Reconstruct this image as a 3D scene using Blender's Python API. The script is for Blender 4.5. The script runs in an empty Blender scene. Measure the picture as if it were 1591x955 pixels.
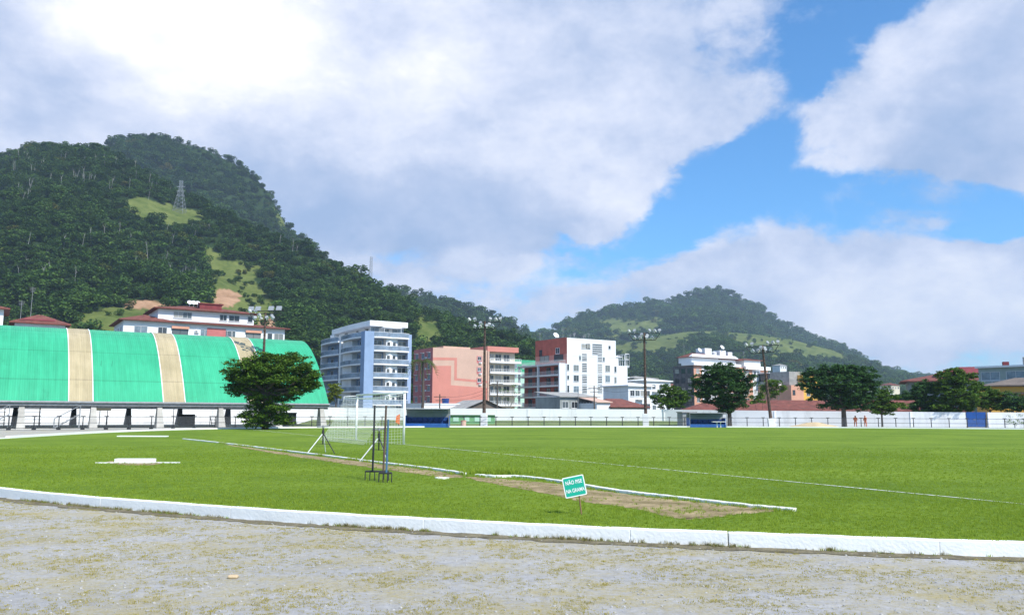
import bpy, bmesh, math, random
import numpy as np
from mathutils import Vector, Matrix
R = math.radians
random.seed(7); rng = np.random.default_rng(7)
S = bpy.context.scene
COL = S.collection

# ------------------------------------------------------------------ camera
F_PX, CX, CY, HOR = 1249.0, 795.5, 477.5, 642.0
PITCH = math.atan((HOR - CY) / F_PX); ROLL = R(0.2); CAMZ = 1.6
Fv = Vector((0, math.cos(PITCH), math.sin(PITCH)))
U0 = Vector((0, -math.sin(PITCH), math.cos(PITCH))); R0 = Vector((1, 0, 0))
Rv = math.cos(ROLL) * R0 + math.sin(ROLL) * U0
Uv = -math.sin(ROLL) * R0 + math.cos(ROLL) * U0
cd = bpy.data.cameras.new('camera'); cam = bpy.data.objects.new('camera', cd); COL.objects.link(cam)
cd.sensor_width = 36; cd.lens = 36 * F_PX / 1591; cd.clip_end = 20000; cd.clip_start = 0.1
cam.matrix_world = Matrix(((Rv.x, Uv.x, -Fv.x, 0), (Rv.y, Uv.y, -Fv.y, 0), (Rv.z, Uv.z, -Fv.z, CAMZ), (0, 0, 0, 1)))
S.camera = cam
CAM = Vector((0, 0, CAMZ))
def ray(px, py): return Fv + (px - CX) / F_PX * Rv + (CY - py) / F_PX * Uv
def W(px, py, Y): d = ray(px, py); return CAM + d * (Y / d.y)            # a surveyed point at distance Y
def G(px, py, z=0.1): d = ray(px, py); return CAM + d * ((z - CAMZ) / d.z)

# ------------------------------------------------------------------ light, sky
SUN = Vector((0.48, -0.50, 0.76)).normalized()
sun_el = math.asin(SUN.z); sun_az = math.atan2(SUN.x, SUN.y)
sl = bpy.data.lights.new('sun', 'SUN'); sl.energy = 4.6; sl.angle = R(0.5); sl.color = (1, 0.96, 0.88)
so = bpy.data.objects.new('sun', sl); COL.objects.link(so)
so.rotation_euler = (-SUN).to_track_quat('-Z', 'Y').to_euler()
S.view_settings.view_transform = 'Standard'; S.view_settings.look = 'None'
S.view_settings.exposure = 0.28; S.view_settings.gamma = 1; S.view_settings.use_curve_mapping = False
S.render.engine = 'CYCLES'; S.cycles.use_denoising = True
S.cycles.max_bounces = 6; S.cycles.diffuse_bounces = 2; S.cycles.glossy_bounces = 2; S.cycles.transmission_bounces = 3
S.cycles.transparent_max_bounces = 12; S.cycles.volume_bounces = 0; S.cycles.caustics_reflective = False; S.cycles.caustics_refractive = False

def build_world():
    w = bpy.data.worlds.new('World'); S.world = w; w.use_nodes = True
    nt = w.node_tree; N = nt.nodes; L = nt.links; N.clear()
    def math_(op, a, b=None, c=None, clamp=False):
        n = N.new('ShaderNodeMath'); n.operation = op; n.use_clamp = clamp
        for i, v in enumerate((a, b, c)):
            if v is None: continue
            if isinstance(v, (int, float)): n.inputs[i].default_value = v
            else: L.new(v, n.inputs[i])
        return n.outputs[0]
    sky = N.new('ShaderNodeTexSky'); sky.sky_type = 'NISHITA'; sky.sun_disc = False
    sky.sun_elevation = sun_el; sky.sun_rotation = sun_az
    sky.air_density = 1.0; sky.dust_density = 0.6; sky.ozone_density = 3.0
    tc = N.new('ShaderNodeTexCoord'); sep = N.new('ShaderNodeSeparateXYZ'); L.new(tc.outputs['Generated'], sep.inputs[0])
    az = math_('ARCTAN2', sep.outputs[0], sep.outputs[1]); el = math_('ARCSINE', sep.outputs[2])
    ae = N.new('ShaderNodeCombineXYZ'); L.new(az, ae.inputs[0]); L.new(el, ae.inputs[1])
    def noise(vec, scale, detail=8, rough=0.55, dist=0.0):
        n = N.new('ShaderNodeTexNoise'); n.inputs['Scale'].default_value = scale; n.inputs['Detail'].default_value = detail
        n.inputs['Roughness'].default_value = rough; n.inputs['Distortion'].default_value = dist
        L.new(vec, n.inputs['Vector']); return n
    # flattening towards the horizon, as layers of cloud do
    mp = N.new('ShaderNodeMapping'); mp.inputs['Scale'].default_value = (1.0, 1.0, 1.55); L.new(tc.outputs['Generated'], mp.inputs['Vector'])
    nA = noise(mp.outputs[0], 3.2, 9, 0.56, 0.2); nB = noise(mp.outputs[0], 9.0, 8, 0.6, 0.1); nC = noise(mp.outputs[0], 5.2, 9, 0.62, 0.3); nD = noise(mp.outputs[0], 22.0, 8, 0.65, 0.2)
    # warp of the layout coordinates
    wv = N.new('ShaderNodeVectorMath'); wv.operation = 'SUBTRACT'; L.new(nC.outputs['Color'], wv.inputs[0]); wv.inputs[1].default_value = (0.5, 0.5, 0.5)
    ws = N.new('ShaderNodeVectorMath'); ws.operation = 'MULTIPLY_ADD'; L.new(wv.outputs[0], ws.inputs[0]); ws.inputs[1].default_value = (0.16, 0.11, 0); L.new(ae.outputs[0], ws.inputs[2])
    def blobs(lst, base):
        acc = base
        for (px, py, rx, ry, ang, amp) in lst:
            d = ray(px, py).normalized(); c = (math.atan2(d.x, d.y), math.asin(d.z), 0)
            m = N.new('ShaderNodeMapping'); m.vector_type = 'TEXTURE'; L.new(ws.outputs[0], m.inputs['Vector'])
            m.inputs['Location'].default_value = c; m.inputs['Rotation'].default_value = (0, 0, R(ang)); m.inputs['Scale'].default_value = (rx / F_PX, ry / F_PX, 1)
            g = N.new('ShaderNodeTexGradient'); g.gradient_type = 'SPHERICAL'; L.new(m.outputs[0], g.inputs[0])
            sm = N.new('ShaderNodeMapRange'); sm.interpolation_type = 'SMOOTHSTEP'; L.new(g.outputs['Fac'], sm.inputs[0]); sm.inputs[2].default_value = 0.55
            sm.inputs[3].default_value = 0; sm.inputs[4].default_value = amp
            acc = math_('ADD', acc, sm.outputs[0])
        return acc
    cover = math_('MULTIPLY_ADD', nA.outputs['Fac'], 2.1, -0.75)
    cover = math_('MULTIPLY_ADD', nB.outputs['Fac'], 1.9, math_('SUBTRACT', cover, 0.95))
    cover = math_('MULTIPLY_ADD', nD.outputs['Fac'], 1.3, math_('SUBTRACT', cover, 0.65))
    cover = blobs(COVER, cover)
    fac = N.new('ShaderNodeMapRange'); fac.interpolation_type = 'SMOOTHSTEP'; L.new(cover, fac.inputs[0])
    fac.inputs[1].default_value = -0.12; fac.inputs[2].default_value = 0.95
    lum = math_('MULTIPLY_ADD', nA.outputs['Fac'], 1.1, -0.33)
    lum = math_('MULTIPLY_ADD', nB.outputs['Fac'], 1.0, math_('SUBTRACT', lum, 0.36))
    lum = math_('MULTIPLY_ADD', nD.outputs['Fac'], 0.45, math_('SUBTRACT', lum, 0.20))
    lum = blobs(LUM, lum)
    cr = N.new('ShaderNodeValToRGB'); L.new(lum, cr.inputs[0]); e = cr.color_ramp.elements
    e[0].position = 0.0; e[0].color = (0.34, 0.46, 0.70, 1)
    e[1].position = 1.0; e[1].color = (1.0, 1.0, 1.0, 1)
    for p, c in ((0.3, (0.48, 0.57, 0.78)), (0.55, (0.66, 0.72, 0.89)), (0.8, (0.84, 0.87, 0.97))):
        x = e.new(p); x.color = (*c, 1)
    cs = N.new('ShaderNodeVectorMath'); cs.operation = 'SCALE'; L.new(cr.outputs[0], cs.inputs[0]); cs.inputs['Scale'].default_value = CLOUD_GAIN / SKY_STR
    tint = N.new('ShaderNodeVectorMath'); tint.operation = 'MULTIPLY'; L.new(sky.outputs[0], tint.inputs[0]); tint.inputs[1].default_value = SKY_TINT
    mx = N.new('ShaderNodeMix'); mx.data_type = 'RGBA'; L.new(fac.outputs[0], mx.inputs[0]); L.new(tint.outputs[0], mx.inputs[6]); L.new(cs.outputs[0], mx.inputs[7])
    bg = N.new('ShaderNodeBackground'); bg.inputs[1].default_value = SKY_STR; L.new(mx.outputs[2], bg.inputs[0])
    out = N.new('ShaderNodeOutputWorld'); L.new(bg.outputs[0], out.inputs[0])
    w.cycles.sampling_method = 'MANUAL'; w.cycles.sample_map_resolution = 512
SKY_STR = 0.10; CLOUD_GAIN = 0.93; SKY_TINT = (0.68, 1.36, 1.80)
# where the cloud banks stand: (centre, half-widths, tilt, weight); negative = clear sky
COVER = [(760, 395, 330, 26, 4, -0.45), (1480, 300, 200, 34, -12, -0.5), (1591, 345, 160, 30, 0, -0.5), (300, 120, 900, 420, 0, 1.3), (760, 150, 520, 330, -25, 0.9), (1120, 60, 230, 200, 40, 0.5),
         (1560, 120, 330, 190, 38, 1.25), (1330, 170, 190, 60, 45, 0.35),
         (1150, 420, 200, 110, 0, 0.6), (1420, 470, 420, 120, -3, 0.9), (760, 440, 330, 70, 0, 0.3),
         (1320, 20, 140, 120, 30, -1.0), (1120, 270, 200, 80, 28, -1.15), (960, 385, 230, 50, 22, -0.85), (1400, 320, 330, 60, -8, -0.65), (1355, 90, 60, 60, 50, 0.55), (1270, 185, 90, 40, 30, 0.45), (1150, 285, 60, 30, 0, 0.35),
         (650, 45, 32, 24, 0, -0.6), (1591, 570, 150, 45, 0, -0.5)]
LUM = [(720, 432, 300, 50, 0, 0.28), (1000, 300, 120, 90, 0, 0.15), (280, 30, 300, 150, 0, 0.45), (480, 90, 420, 180, 0, 0.25), (850, 100, 380, 160, 0, 0.15), (660, 345, 420, 110, -5, -0.19), (860, 200, 260, 200, 0, -0.02),
       (120, 230, 400, 150, 0, 0.10), (1560, 130, 280, 120, 38, -0.24), (1330, 210, 260, 70, 38, 0.2), (1100, 345, 130, 45, 0, 0.3),
       (1440, 470, 260, 80, 0, 0.25), (1250, 420, 330, 70, 0, 0.0), (700, 420, 280, 50, 0, 0.0)]
build_world()

# ------------------------------------------------------------------ helpers
def tag(o, label=None, cat=None, group=None, kind=None):
    if label: o['label'] = label
    if cat: o['category'] = cat
    if group: o['group'] = group
    if kind: o['kind'] = kind
    return o
def thing(name, label, cat, loc=(0, 0, 0), rz=0, group=None):
    o = bpy.data.objects.new(name, None); COL.objects.link(o); o.location = loc; o.rotation_euler = (0, 0, rz)
    o.empty_display_size = 0.3
    return tag(o, label, cat, group)
def link(name, me, parent=None, loc=None, rz=None):
    o = bpy.data.objects.new(name, me); COL.objects.link(o)
    if parent: o.parent = parent
    if loc is not None: o.location = loc
    if rz is not None: o.rotation_euler = (0, 0, rz)
    return o
def copy_tree(o, parent=None):
    c = o.copy(); COL.objects.link(c); c.parent = parent
    for ch in o.children: copy_tree(ch, c)
    return c

class MB:
    def __init__(s): s.v = []; s.f = []; s.m = []
    def add(s, vs, fs, mi=0):
        k = len(s.v); s.v += [tuple(v) for v in vs]
        for f in fs: s.f.append(tuple(i + k for i in f)); s.m.append(mi)
        return s
    def box(s, x0, x1, y0, y1, z0, z1, mi=0):
        vs = [(x, y, z) for z in (z0, z1) for y in (y0, y1) for x in (x0, x1)]
        return s.add(vs, [(0, 2, 3, 1), (4, 5, 7, 6), (0, 1, 5, 4), (2, 6, 7, 3), (0, 4, 6, 2), (1, 3, 7, 5)], mi)
    def tube(s, a, b, r0, r1=None, n=8, mi=0, caps=True):
        if r1 is None: r1 = r0
        a = Vector(a); b = Vector(b); d = (b - a)
        if d.length < 1e-6: return s
        d.normalize(); p = d.orthogonal().normalized(); q = d.cross(p)
        vs = []
        for c, r in ((a, r0), (b, r1)):
            for i in range(n):
                t = 2 * math.pi * i / n; vs.append(c + (p * math.cos(t) + q * math.sin(t)) * r)
        fs = [(i, (i + 1) % n, n + (i + 1) % n, n + i) for i in range(n)]
        if caps: fs += [tuple(range(n - 1, -1, -1)), tuple(range(n, 2 * n))]
        return s.add(vs, fs, mi)
    def path(s, pts, r, n=6, mi=0):
        for a, b in zip(pts[:-1], pts[1:]): s.tube(a, b, r, r, n, mi)
        return s
    def prism(s, pts, z0, z1, mi=0):
        n = len(pts); vs = [(p[0], p[1], z0) for p in pts] + [(p[0], p[1], z1) for p in pts]
        return s.add(vs, [tuple(range(n - 1, -1, -1)), tuple(range(n, 2 * n))] + [(i, (i + 1) % n, n + (i + 1) % n, n + i) for i in range(n)], mi)
    def hip(s, x0, x1, y0, y1, z0, z1, th=0.18, mi=0, inx=None, flat=0.0):
        # hipped roof with an eave edge
        w = min(x1 - x0, y1 - y0) / 2 * (1 - flat); ix = w if inx is None else inx
        vs = [(x0, y0, z0), (x1, y0, z0), (x1, y1, z0), (x0, y1, z0)]
        vs += [(x0, y0, z0 + th), (x1, y0, z0 + th), (x1, y1, z0 + th), (x0, y1, z0 + th)]
        iy = min(w, (y1 - y0) / 2 - 0.05)
        vs += [(x0 + ix, y0 + iy, z1), (x1 - ix, y0 + iy, z1), (x1 - ix, y1 - iy, z1), (x0 + ix, y1 - iy, z1)]
        return s.add(vs, [(3, 2, 1, 0), (0, 1, 5, 4), (1, 2, 6, 5), (2, 3, 7, 6), (3, 0, 4, 7), (4, 5, 9, 8), (5, 6, 10, 9), (6, 7, 11, 10), (7, 4, 8, 11), (8, 9, 10, 11)], mi)
    def mesh(s, name, mats, smooth=False):
        me = bpy.data.meshes.new(name); me.from_pydata(s.v, [], s.f)
        for m in (mats if isinstance(mats, (list, tuple)) else [mats]): me.materials.append(m)
        me.polygons.foreach_set('material_index', s.m)
        if smooth: me.polygons.foreach_set('use_smooth', [True] * len(s.f))
        me.update(); return me
    def build(s, name, mats, parent=None, loc=None, rz=None, smooth=False, bevel=0):
        o = link(name, s.mesh(name, mats, smooth), parent, loc, rz)
        if bevel:
            b = o.modifiers.new('bevel', 'BEVEL'); b.width = bevel; b.segments = 2; b.limit_method = 'ANGLE'
        return o

def np_mesh(name, V, Fq, mats, smooth=False):
    me = bpy.data.meshes.new(name); V = np.asarray(V, dtype=np.float32); Fq = np.asarray(Fq, dtype=np.int32)
    k = Fq.shape[1]; me.vertices.add(len(V)); me.vertices.foreach_set('co', V.ravel())
    me.loops.add(Fq.size); me.loops.foreach_set('vertex_index', Fq.ravel())
    me.polygons.add(len(Fq)); me.polygons.foreach_set('loop_start', np.arange(0, Fq.size, k, dtype=np.int32))
    if smooth: me.polygons.foreach_set('use_smooth', np.ones(len(Fq), dtype=bool))
    me.update(calc_edges=True); me.validate()
    for m in mats: me.materials.append(m)
    return me

# ---- materials
def mat(name, col, rough=0.8, var=0.12, scale=1.5, col2=None, bump=0.0, bscale=20, spec=0.3, metal=0.0, detail=6, alpha=1.0, coords='Object', stretch=None, stain=None):
    m = bpy.data.materials.new(name); m.use_nodes = True; nt = m.node_tree; N = nt.nodes; L = nt.links
    b = N['Principled BSDF']; b.inputs['Roughness'].default_value = rough; b.inputs['Metallic'].default_value = metal
    b.inputs['Specular IOR Level'].default_value = spec; b.inputs['Alpha'].default_value = alpha
    tc = N.new('ShaderNodeTexCoord'); vec = tc.outputs[coords]
    if stretch:
        mp = N.new('ShaderNodeMapping'); mp.inputs['Scale'].default_value = stretch; L.new(vec, mp.inputs['Vector']); vec = mp.outputs[0]
    n = N.new('ShaderNodeTexNoise'); n.inputs['Scale'].default_value = scale; n.inputs['Detail'].default_value = detail; n.inputs['Roughness'].default_value = 0.62
    L.new(vec, n.inputs['Vector'])
    r = N.new('ShaderNodeValToRGB'); L.new(n.outputs['Fac'], r.inputs[0])
    e = r.color_ramp.elements; e[0].position = 0.34; e[1].position = 0.66
    c2 = col2 or tuple(min(1, c * (1 + var)) for c in col); c1 = col if col2 else tuple(c * (1 - var) for c in col)
    e[0].color = (*c1, 1); e[1].color = (*c2, 1)
    outc = r.outputs[0]
    if stain:                       # weathering running down from the top: (colour, scale, threshold)
        mp2 = N.new('ShaderNodeMapping'); mp2.inputs['Scale'].default_value = (1, 1, 0.22); L.new(tc.outputs[coords], mp2.inputs['Vector'])
        n2 = N.new('ShaderNodeTexNoise'); n2.inputs['Scale'].default_value = stain[1]; n2.inputs['Detail'].default_value = 8; n2.inputs['Roughness'].default_value = 0.7
        L.new(mp2.outputs[0], n2.inputs['Vector'])
        r2 = N.new('ShaderNodeMapRange'); L.new(n2.outputs['Fac'], r2.inputs[0]); r2.inputs[1].default_value = stain[2]; r2.inputs[2].default_value = stain[2] + 0.25; r2.inputs[4].default_value = 0.75
        mx = N.new('ShaderNodeMix'); mx.data_type = 'RGBA'; L.new(r2.outputs[0], mx.inputs[0]); L.new(outc, mx.inputs[6]); mx.inputs[7].default_value = (*stain[0], 1); outc = mx.outputs[2]
    L.new(outc, b.inputs['Base Color'])
    if bump:
        n3 = N.new('ShaderNodeTexNoise'); n3.inputs['Scale'].default_value = bscale; n3.inputs['Detail'].default_value = 5; L.new(tc.outputs[coords], n3.inputs['Vector'])
        bp = N.new('ShaderNodeBump'); bp.inputs['Strength'].default_value = bump; bp.inputs['Distance'].default_value = 0.05; L.new(n3.outputs['Fac'], bp.inputs['Height']); L.new(bp.outputs[0], b.inputs['Normal'])
    return m
def leafmat(name, c1, c2, trans=0.25, inst=0.0, c3=None):
    m = bpy.data.materials.new(name); m.use_nodes = True; nt = m.node_tree; N = nt.nodes; L = nt.links
    b = N['Principled BSDF']; b.inputs['Roughness'].default_value = 0.7; b.inputs['Specular IOR Level'].default_value = 0.1
    g = N.new('ShaderNodeNewGeometry'); r = N.new('ShaderNodeValToRGB'); L.new(g.outputs['Random Per Island'], r.inputs[0])
    r.color_ramp.elements[0].color = (*c1, 1); r.color_ramp.elements[1].color = (*c2, 1); outc = r.outputs[0]
    if inst:
        oi = N.new('ShaderNodeObjectInfo'); r2 = N.new('ShaderNodeValToRGB'); L.new(oi.outputs['Random'], r2.inputs[0]); e = r2.color_ramp.elements
        e[0].color = (0.60, 0.70, 0.62, 1); e[1].color = (1.5, 1.4, 1.3, 1); e[1].position = 0.975
        x = e.new(0.45); x.color = (1, 1, 1, 1); x = e.new(0.80); x.color = (1.35, 1.32, 1.1, 1); x = e.new(0.94); x.color = (1.0, 1.1, 0.9, 1); x = e.new(1.0); x.color = (2.9, 1.35, 1.2, 1)
        mx = N.new('ShaderNodeMix'); mx.data_type = 'RGBA'; mx.blend_type = 'MULTIPLY'; mx.inputs[0].default_value = inst; L.new(outc, mx.inputs[6]); L.new(r2.outputs[0], mx.inputs[7]); outc = mx.outputs[2]
    L.new(outc, b.inputs['Base Color'])
    if trans:
        t = N.new('ShaderNodeBsdfTranslucent'); L.new(outc, t.inputs[0]); ms = N.new('ShaderNodeMixShader'); ms.inputs[0].default_value = trans
        L.new(b.outputs[0], ms.inputs[1]); L.new(t.outputs[0], ms.inputs[2]); L.new(ms.outputs[0], N['Material Output'].inputs[0])
    return m

M = {}
M['white'] = mat('white_paint', (0.78, 0.79, 0.80), 0.7, 0.05, 0.5, stain=((0.42, 0.43, 0.42), 0.6, 0.60))
M['white_clean'] = mat('white_clean', (0.82, 0.82, 0.82), 0.6, 0.03, 1.0)
M['wall_white'] = mat('wall_white', (0.80, 0.80, 0.81), 0.85, 0.05, 0.3, stain=((0.36, 0.37, 0.37), 0.35, 0.53))
M['kerb'] = mat('kerb_paint', (0.88, 0.88, 0.86), 0.8, 0.03, 3, bump=0.15, bscale=25, stain=((0.62, 0.59, 0.50), 2.2, 0.64))
M['worn_kerb'] = mat('worn_kerb_paint', (0.80, 0.79, 0.76), 0.9, 0.1, 4, bump=0.5, bscale=20, stain=((0.28, 0.24, 0.18), 3.0, 0.56))
M['concrete'] = mat('concrete', (0.42, 0.40, 0.36), 0.9, 0.2, 0.8, bump=0.2)
M['pale_concrete'] = mat('pale_concrete', (0.50, 0.49, 0.45), 0.9, 0.15, 0.3)
M['dark'] = mat('dark_metal', (0.035, 0.037, 0.04), 0.6, 0.2, 3)
M['grey'] = mat('grey_metal', (0.25, 0.26, 0.27), 0.6, 0.2, 3)
M['rust'] = mat('rusty_metal', (0.10, 0.065, 0.05), 0.8, 0.3, 4)
M['glass'] = mat('window_glass', (0.05, 0.065, 0.08), 0.12, 0.5, 0.9, spec=0.6)
_nt = M['glass'].node_tree; _oi = _nt.nodes.new('ShaderNodeObjectInfo'); _r = _nt.nodes.new('ShaderNodeValToRGB'); _r.color_ramp.interpolation = 'CONSTANT'; _nt.links.new(_oi.outputs['Random'], _r.inputs[0])
_r.color_ramp.elements[0].color = (0.025, 0.03, 0.035, 1); _r.color_ramp.elements[1].position = 0.85; _r.color_ramp.elements[1].color = (0.34, 0.33, 0.30, 1)
for _p, _c in ((0.3, (0.05, 0.06, 0.07, 1)), (0.55, (0.10, 0.12, 0.13, 1)), (0.75, (0.20, 0.21, 0.20, 1))): _e = _r.color_ramp.elements.new(_p); _e.color = _c
_nt.links.new(_r.outputs[0], _nt.nodes['Principled BSDF'].inputs['Base Color'])
M['glass_pale'] = mat('pale_glass', (0.18, 0.23, 0.27), 0.2, 0.4, 0.9, spec=0.6)
M['frame'] = mat('window_frame', (0.62, 0.63, 0.64), 0.6, 0.05, 2)
M['tile'] = mat('roof_tile', (0.19, 0.065, 0.05), 0.85, 0.3, 1.2, bump=0.6, bscale=4, stain=((0.10, 0.06, 0.05), 1.2, 0.5))
M['tile_red'] = mat('red_roof_tile', (0.21, 0.04, 0.045), 0.8, 0.2, 1.5, stain=((0.18, 0.05, 0.045), 1.0, 0.5))
M['blue_wall'] = mat('blue_wall', (0.27, 0.37, 0.54), 0.8, 0.1, 0.4)
M['pale_blue'] = mat('pale_blue_wall', (0.33, 0.42, 0.60), 0.8, 0.1, 0.4)
M['rail_glass'] = mat('balcony_glass', (0.22, 0.28, 0.36), 0.25, 0.35, 0.6, spec=0.6)
M['pink'] = mat('pink_wall', (0.60, 0.40, 0.31), 0.85, 0.06, 0.3, stain=((0.52, 0.32, 0.28), 0.4, 0.56))
M['coral'] = mat('coral_wall', (0.60, 0.24, 0.19), 0.85, 0.06, 0.3, stain=((0.5, 0.2, 0.18), 0.4, 0.58))
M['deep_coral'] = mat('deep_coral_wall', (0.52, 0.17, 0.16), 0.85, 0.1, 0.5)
M['red_wall'] = mat('red_wall', (0.50, 0.12, 0.08), 0.85, 0.14, 0.6, stain=((0.25, 0.08, 0.06), 0.7, 0.58))
M['green_wall'] = mat('green_wall', (0.06, 0.38, 0.20), 0.8, 0.08, 0.4)
M['mint'] = mat('mint_wall', (0.48, 0.72, 0.58), 0.8, 0.06, 0.4)
M['painted_green'] = mat('green_painted_wall', (0.16, 0.38, 0.16), 0.85, 0.1, 0.6)
M['cream'] = mat('cream_wall', (0.66, 0.60, 0.46), 0.85, 0.08, 0.4, stain=((0.4, 0.36, 0.28), 0.5, 0.6))
M['orange_wall'] = mat('orange_wall', (0.62, 0.32, 0.22), 0.85, 0.08, 0.4)
M['yellow_wall'] = mat('yellow_wall', (0.75, 0.42, 0.08), 0.85, 0.06, 0.4)
M['grey_wall'] = mat('grey_render_wall', (0.30, 0.32, 0.31), 0.9, 0.18, 0.4, stain=((0.14, 0.15, 0.15), 0.6, 0.55))
M['sage_wall'] = mat('sage_wall', (0.30, 0.36, 0.33), 0.9, 0.12, 0.4)
M['dark_wall'] = mat('dark_mottled_wall', (0.06, 0.06, 0.065), 0.9, 0.5, 0.8, col2=(0.16, 0.15, 0.15))  # near-black grey, varied at random
M['brown_roof'] = mat('brown_sheet_roof', (0.16, 0.13, 0.11), 0.9, 0.3, 0.8)
M['asbestos'] = mat('weathered_sheet_roof', (0.34, 0.33, 0.31), 0.9, 0.2, 1.0, stain=((0.18, 0.16, 0.14), 1.0, 0.55))
M['dugout_blue'] = mat('dugout_blue', (0.03, 0.11, 0.36), 0.5, 0.12, 2)
M['blue_gate'] = mat('gate_blue', (0.015, 0.08, 0.30), 0.6, 0.12, 1)
M['seat_blue'] = mat('seat_blue', (0.015, 0.05, 0.20), 0.45, 0.15, 2)
M['polycarb'] = mat('polycarbonate', (0.30, 0.32, 0.32), 0.35, 0.12, 1)
M['bark'] = mat('bark', (0.10, 0.08, 0.065), 0.95, 0.3, 3, bump=0.6, bscale=8)
M['pale_bark'] = mat('pale_bark', (0.30, 0.28, 0.25), 0.9, 0.2, 3)
M['orange'] = mat('orange_cloth', (0.80, 0.16, 0.02), 0.8, 0.15, 6)
M['skin'] = mat('skin', (0.25, 0.13, 0.08), 0.6, 0.08, 6)
M['wood'] = mat('stick_wood', (0.26, 0.15, 0.09), 0.85, 0.25, 14, stretch=(1, 1, 0.2))
M['sand'] = mat('sand_heap', (0.55, 0.42, 0.26), 0.95, 0.12, 2, bump=0.5, bscale=6)
M['fork_blue'] = mat('fork_handle_blue', (0.06, 0.14, 0.24), 0.5, 0.2, 9)
M['lamp_glass'] = mat('lamp_glass', (0.30, 0.32, 0.34), 0.25, 0.1, 3, spec=0.6)
M['leaf_a'] = leafmat('leaf_dark', (0.034, 0.085, 0.012), (0.13, 0.22, 0.024), 0.22)
M['leaf_b'] = leafmat('leaf_blue_green', (0.024, 0.072, 0.022), (0.075, 0.155, 0.036), 0.2)
M['leaf_c'] = leafmat('leaf_bright', (0.07, 0.14, 0.015), (0.16, 0.26, 0.03), 0.3)
M['leaf_y'] = leafmat('leaf_yellow_green', (0.12, 0.17, 0.02), (0.26, 0.30, 0.03), 0.3)
M['forest'] = leafmat('forest_leaves', (0.030, 0.074, 0.017), (0.096, 0.168, 0.032), 0.25, inst=0.9)
M['palm'] = leafmat('palm_leaf', (0.07, 0.12, 0.03), (0.15, 0.20, 0.05), 0.2)

# ---- numpy value noise
def _h(ix, iy, seed):
    n = (ix.astype(np.int64) * 374761393 + iy.astype(np.int64) * 668265263 + seed * 982451653) & 0xffffffff
    n = ((n ^ (n >> 13)) * 1274126177) & 0xffffffff
    return ((n ^ (n >> 16)) & 0xffff) / 65535.0
def vnoise(x, y, seed=0):
    ix = np.floor(x); iy = np.floor(y); fx = x - ix; fy = y - iy
    fx = fx * fx * (3 - 2 * fx); fy = fy * fy * (3 - 2 * fy)
    a = _h(ix, iy, seed); b = _h(ix + 1, iy, seed); c = _h(ix, iy + 1, seed); d = _h(ix + 1, iy + 1, seed)
    return (a + (b - a) * fx) * (1 - fy) + (c + (d - c) * fx) * fy
def fbm(x, y, seed=0, oct=4):
    t = 0; a = 0.5
    for i in range(oct): t = t + a * (vnoise(x, y, seed + i) - 0.5); x = x * 2.03 + 7.1; y = y * 2.03 + 3.7; a *= 0.5
    return t
def inpoly(px, py, poly):
    r = np.zeros(px.shape, bool); n = len(poly)
    for i in range(n):
        x0, y0 = poly[i]; x1, y1 = poly[(i + 1) % n]
        c = ((y0 > py) != (y1 > py)) & (px < (x1 - x0) * (py - y0) / ((y1 - y0) if y1 != y0 else 1e-9) + x0)
        r ^= c
    return r
def project(x, y, z):
    dx, dy, dz = x, y, z - CAMZ
    f = dx * Fv.x + dy * Fv.y + dz * Fv.z; r = dx * Rv.x + dy * Rv.y + dz * Rv.z; u = dx * Uv.x + dy * Uv.y + dz * Uv.z
    return CX + F_PX * r / f, CY - F_PX * u / f

# ---- geometry-nodes scatter of several source meshes over given points
def scatter(name, pts, scl, rot, idx, sources):
    n = len(pts); me = bpy.data.meshes.new(name); me.vertices.add(n); me.vertices.foreach_set('co', np.asarray(pts, dtype=np.float32).ravel())
    a = me.attributes.new('scl', 'FLOAT_VECTOR', 'POINT'); a.data.foreach_set('vector', np.asarray(scl, dtype=np.float32).ravel())
    a = me.attributes.new('rot', 'FLOAT_VECTOR', 'POINT'); a.data.foreach_set('vector', np.asarray(rot, dtype=np.float32).ravel())
    a = me.attributes.new('idx', 'INT', 'POINT'); a.data.foreach_set('value', np.asarray(idx, dtype=np.int32))
    o = link(name, me)
    ng = bpy.data.node_groups.new(name + '_nodes', 'GeometryNodeTree')
    ng.interface.new_socket('Geometry', in_out='INPUT', socket_type='NodeSocketGeometry'); ng.interface.new_socket('Geometry', in_out='OUTPUT', socket_type='NodeSocketGeometry')
    N = ng.nodes; L = ng.links; gi = N.new('NodeGroupInput'); go = N.new('NodeGroupOutput'); j = N.new('GeometryNodeJoinGeometry')
    for s in sources:
        oi = N.new('GeometryNodeObjectInfo'); oi.inputs['Object'].default_value = s; oi.inputs['As Instance'].default_value = True; L.new(oi.outputs['Geometry'], j.inputs[0])
    ip = N.new('GeometryNodeInstanceOnPoints'); L.new(gi.outputs[0], ip.inputs['Points']); L.new(j.outputs[0], ip.inputs['Instance']); ip.inputs['Pick Instance'].default_value = True
    def attr(nm, t):
        q = N.new('GeometryNodeInputNamedAttribute'); q.data_type = t; q.inputs['Name'].default_value = nm
        return [s for s in q.outputs if s.enabled and s.name == 'Attribute'][0]
    L.new(attr('idx', 'INT'), ip.inputs['Instance Index']); L.new(attr('rot', 'FLOAT_VECTOR'), ip.inputs['Rotation']); L.new(attr('scl', 'FLOAT_VECTOR'), ip.inputs['Scale'])
    L.new(ip.outputs[0], go.inputs[0]); md = o.modifiers.new('scatter', 'NODES'); md.node_group = ng
    return o
def source(name, me): return bpy.data.objects.new(name, me)      # never linked: only its mesh is instanced

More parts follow.
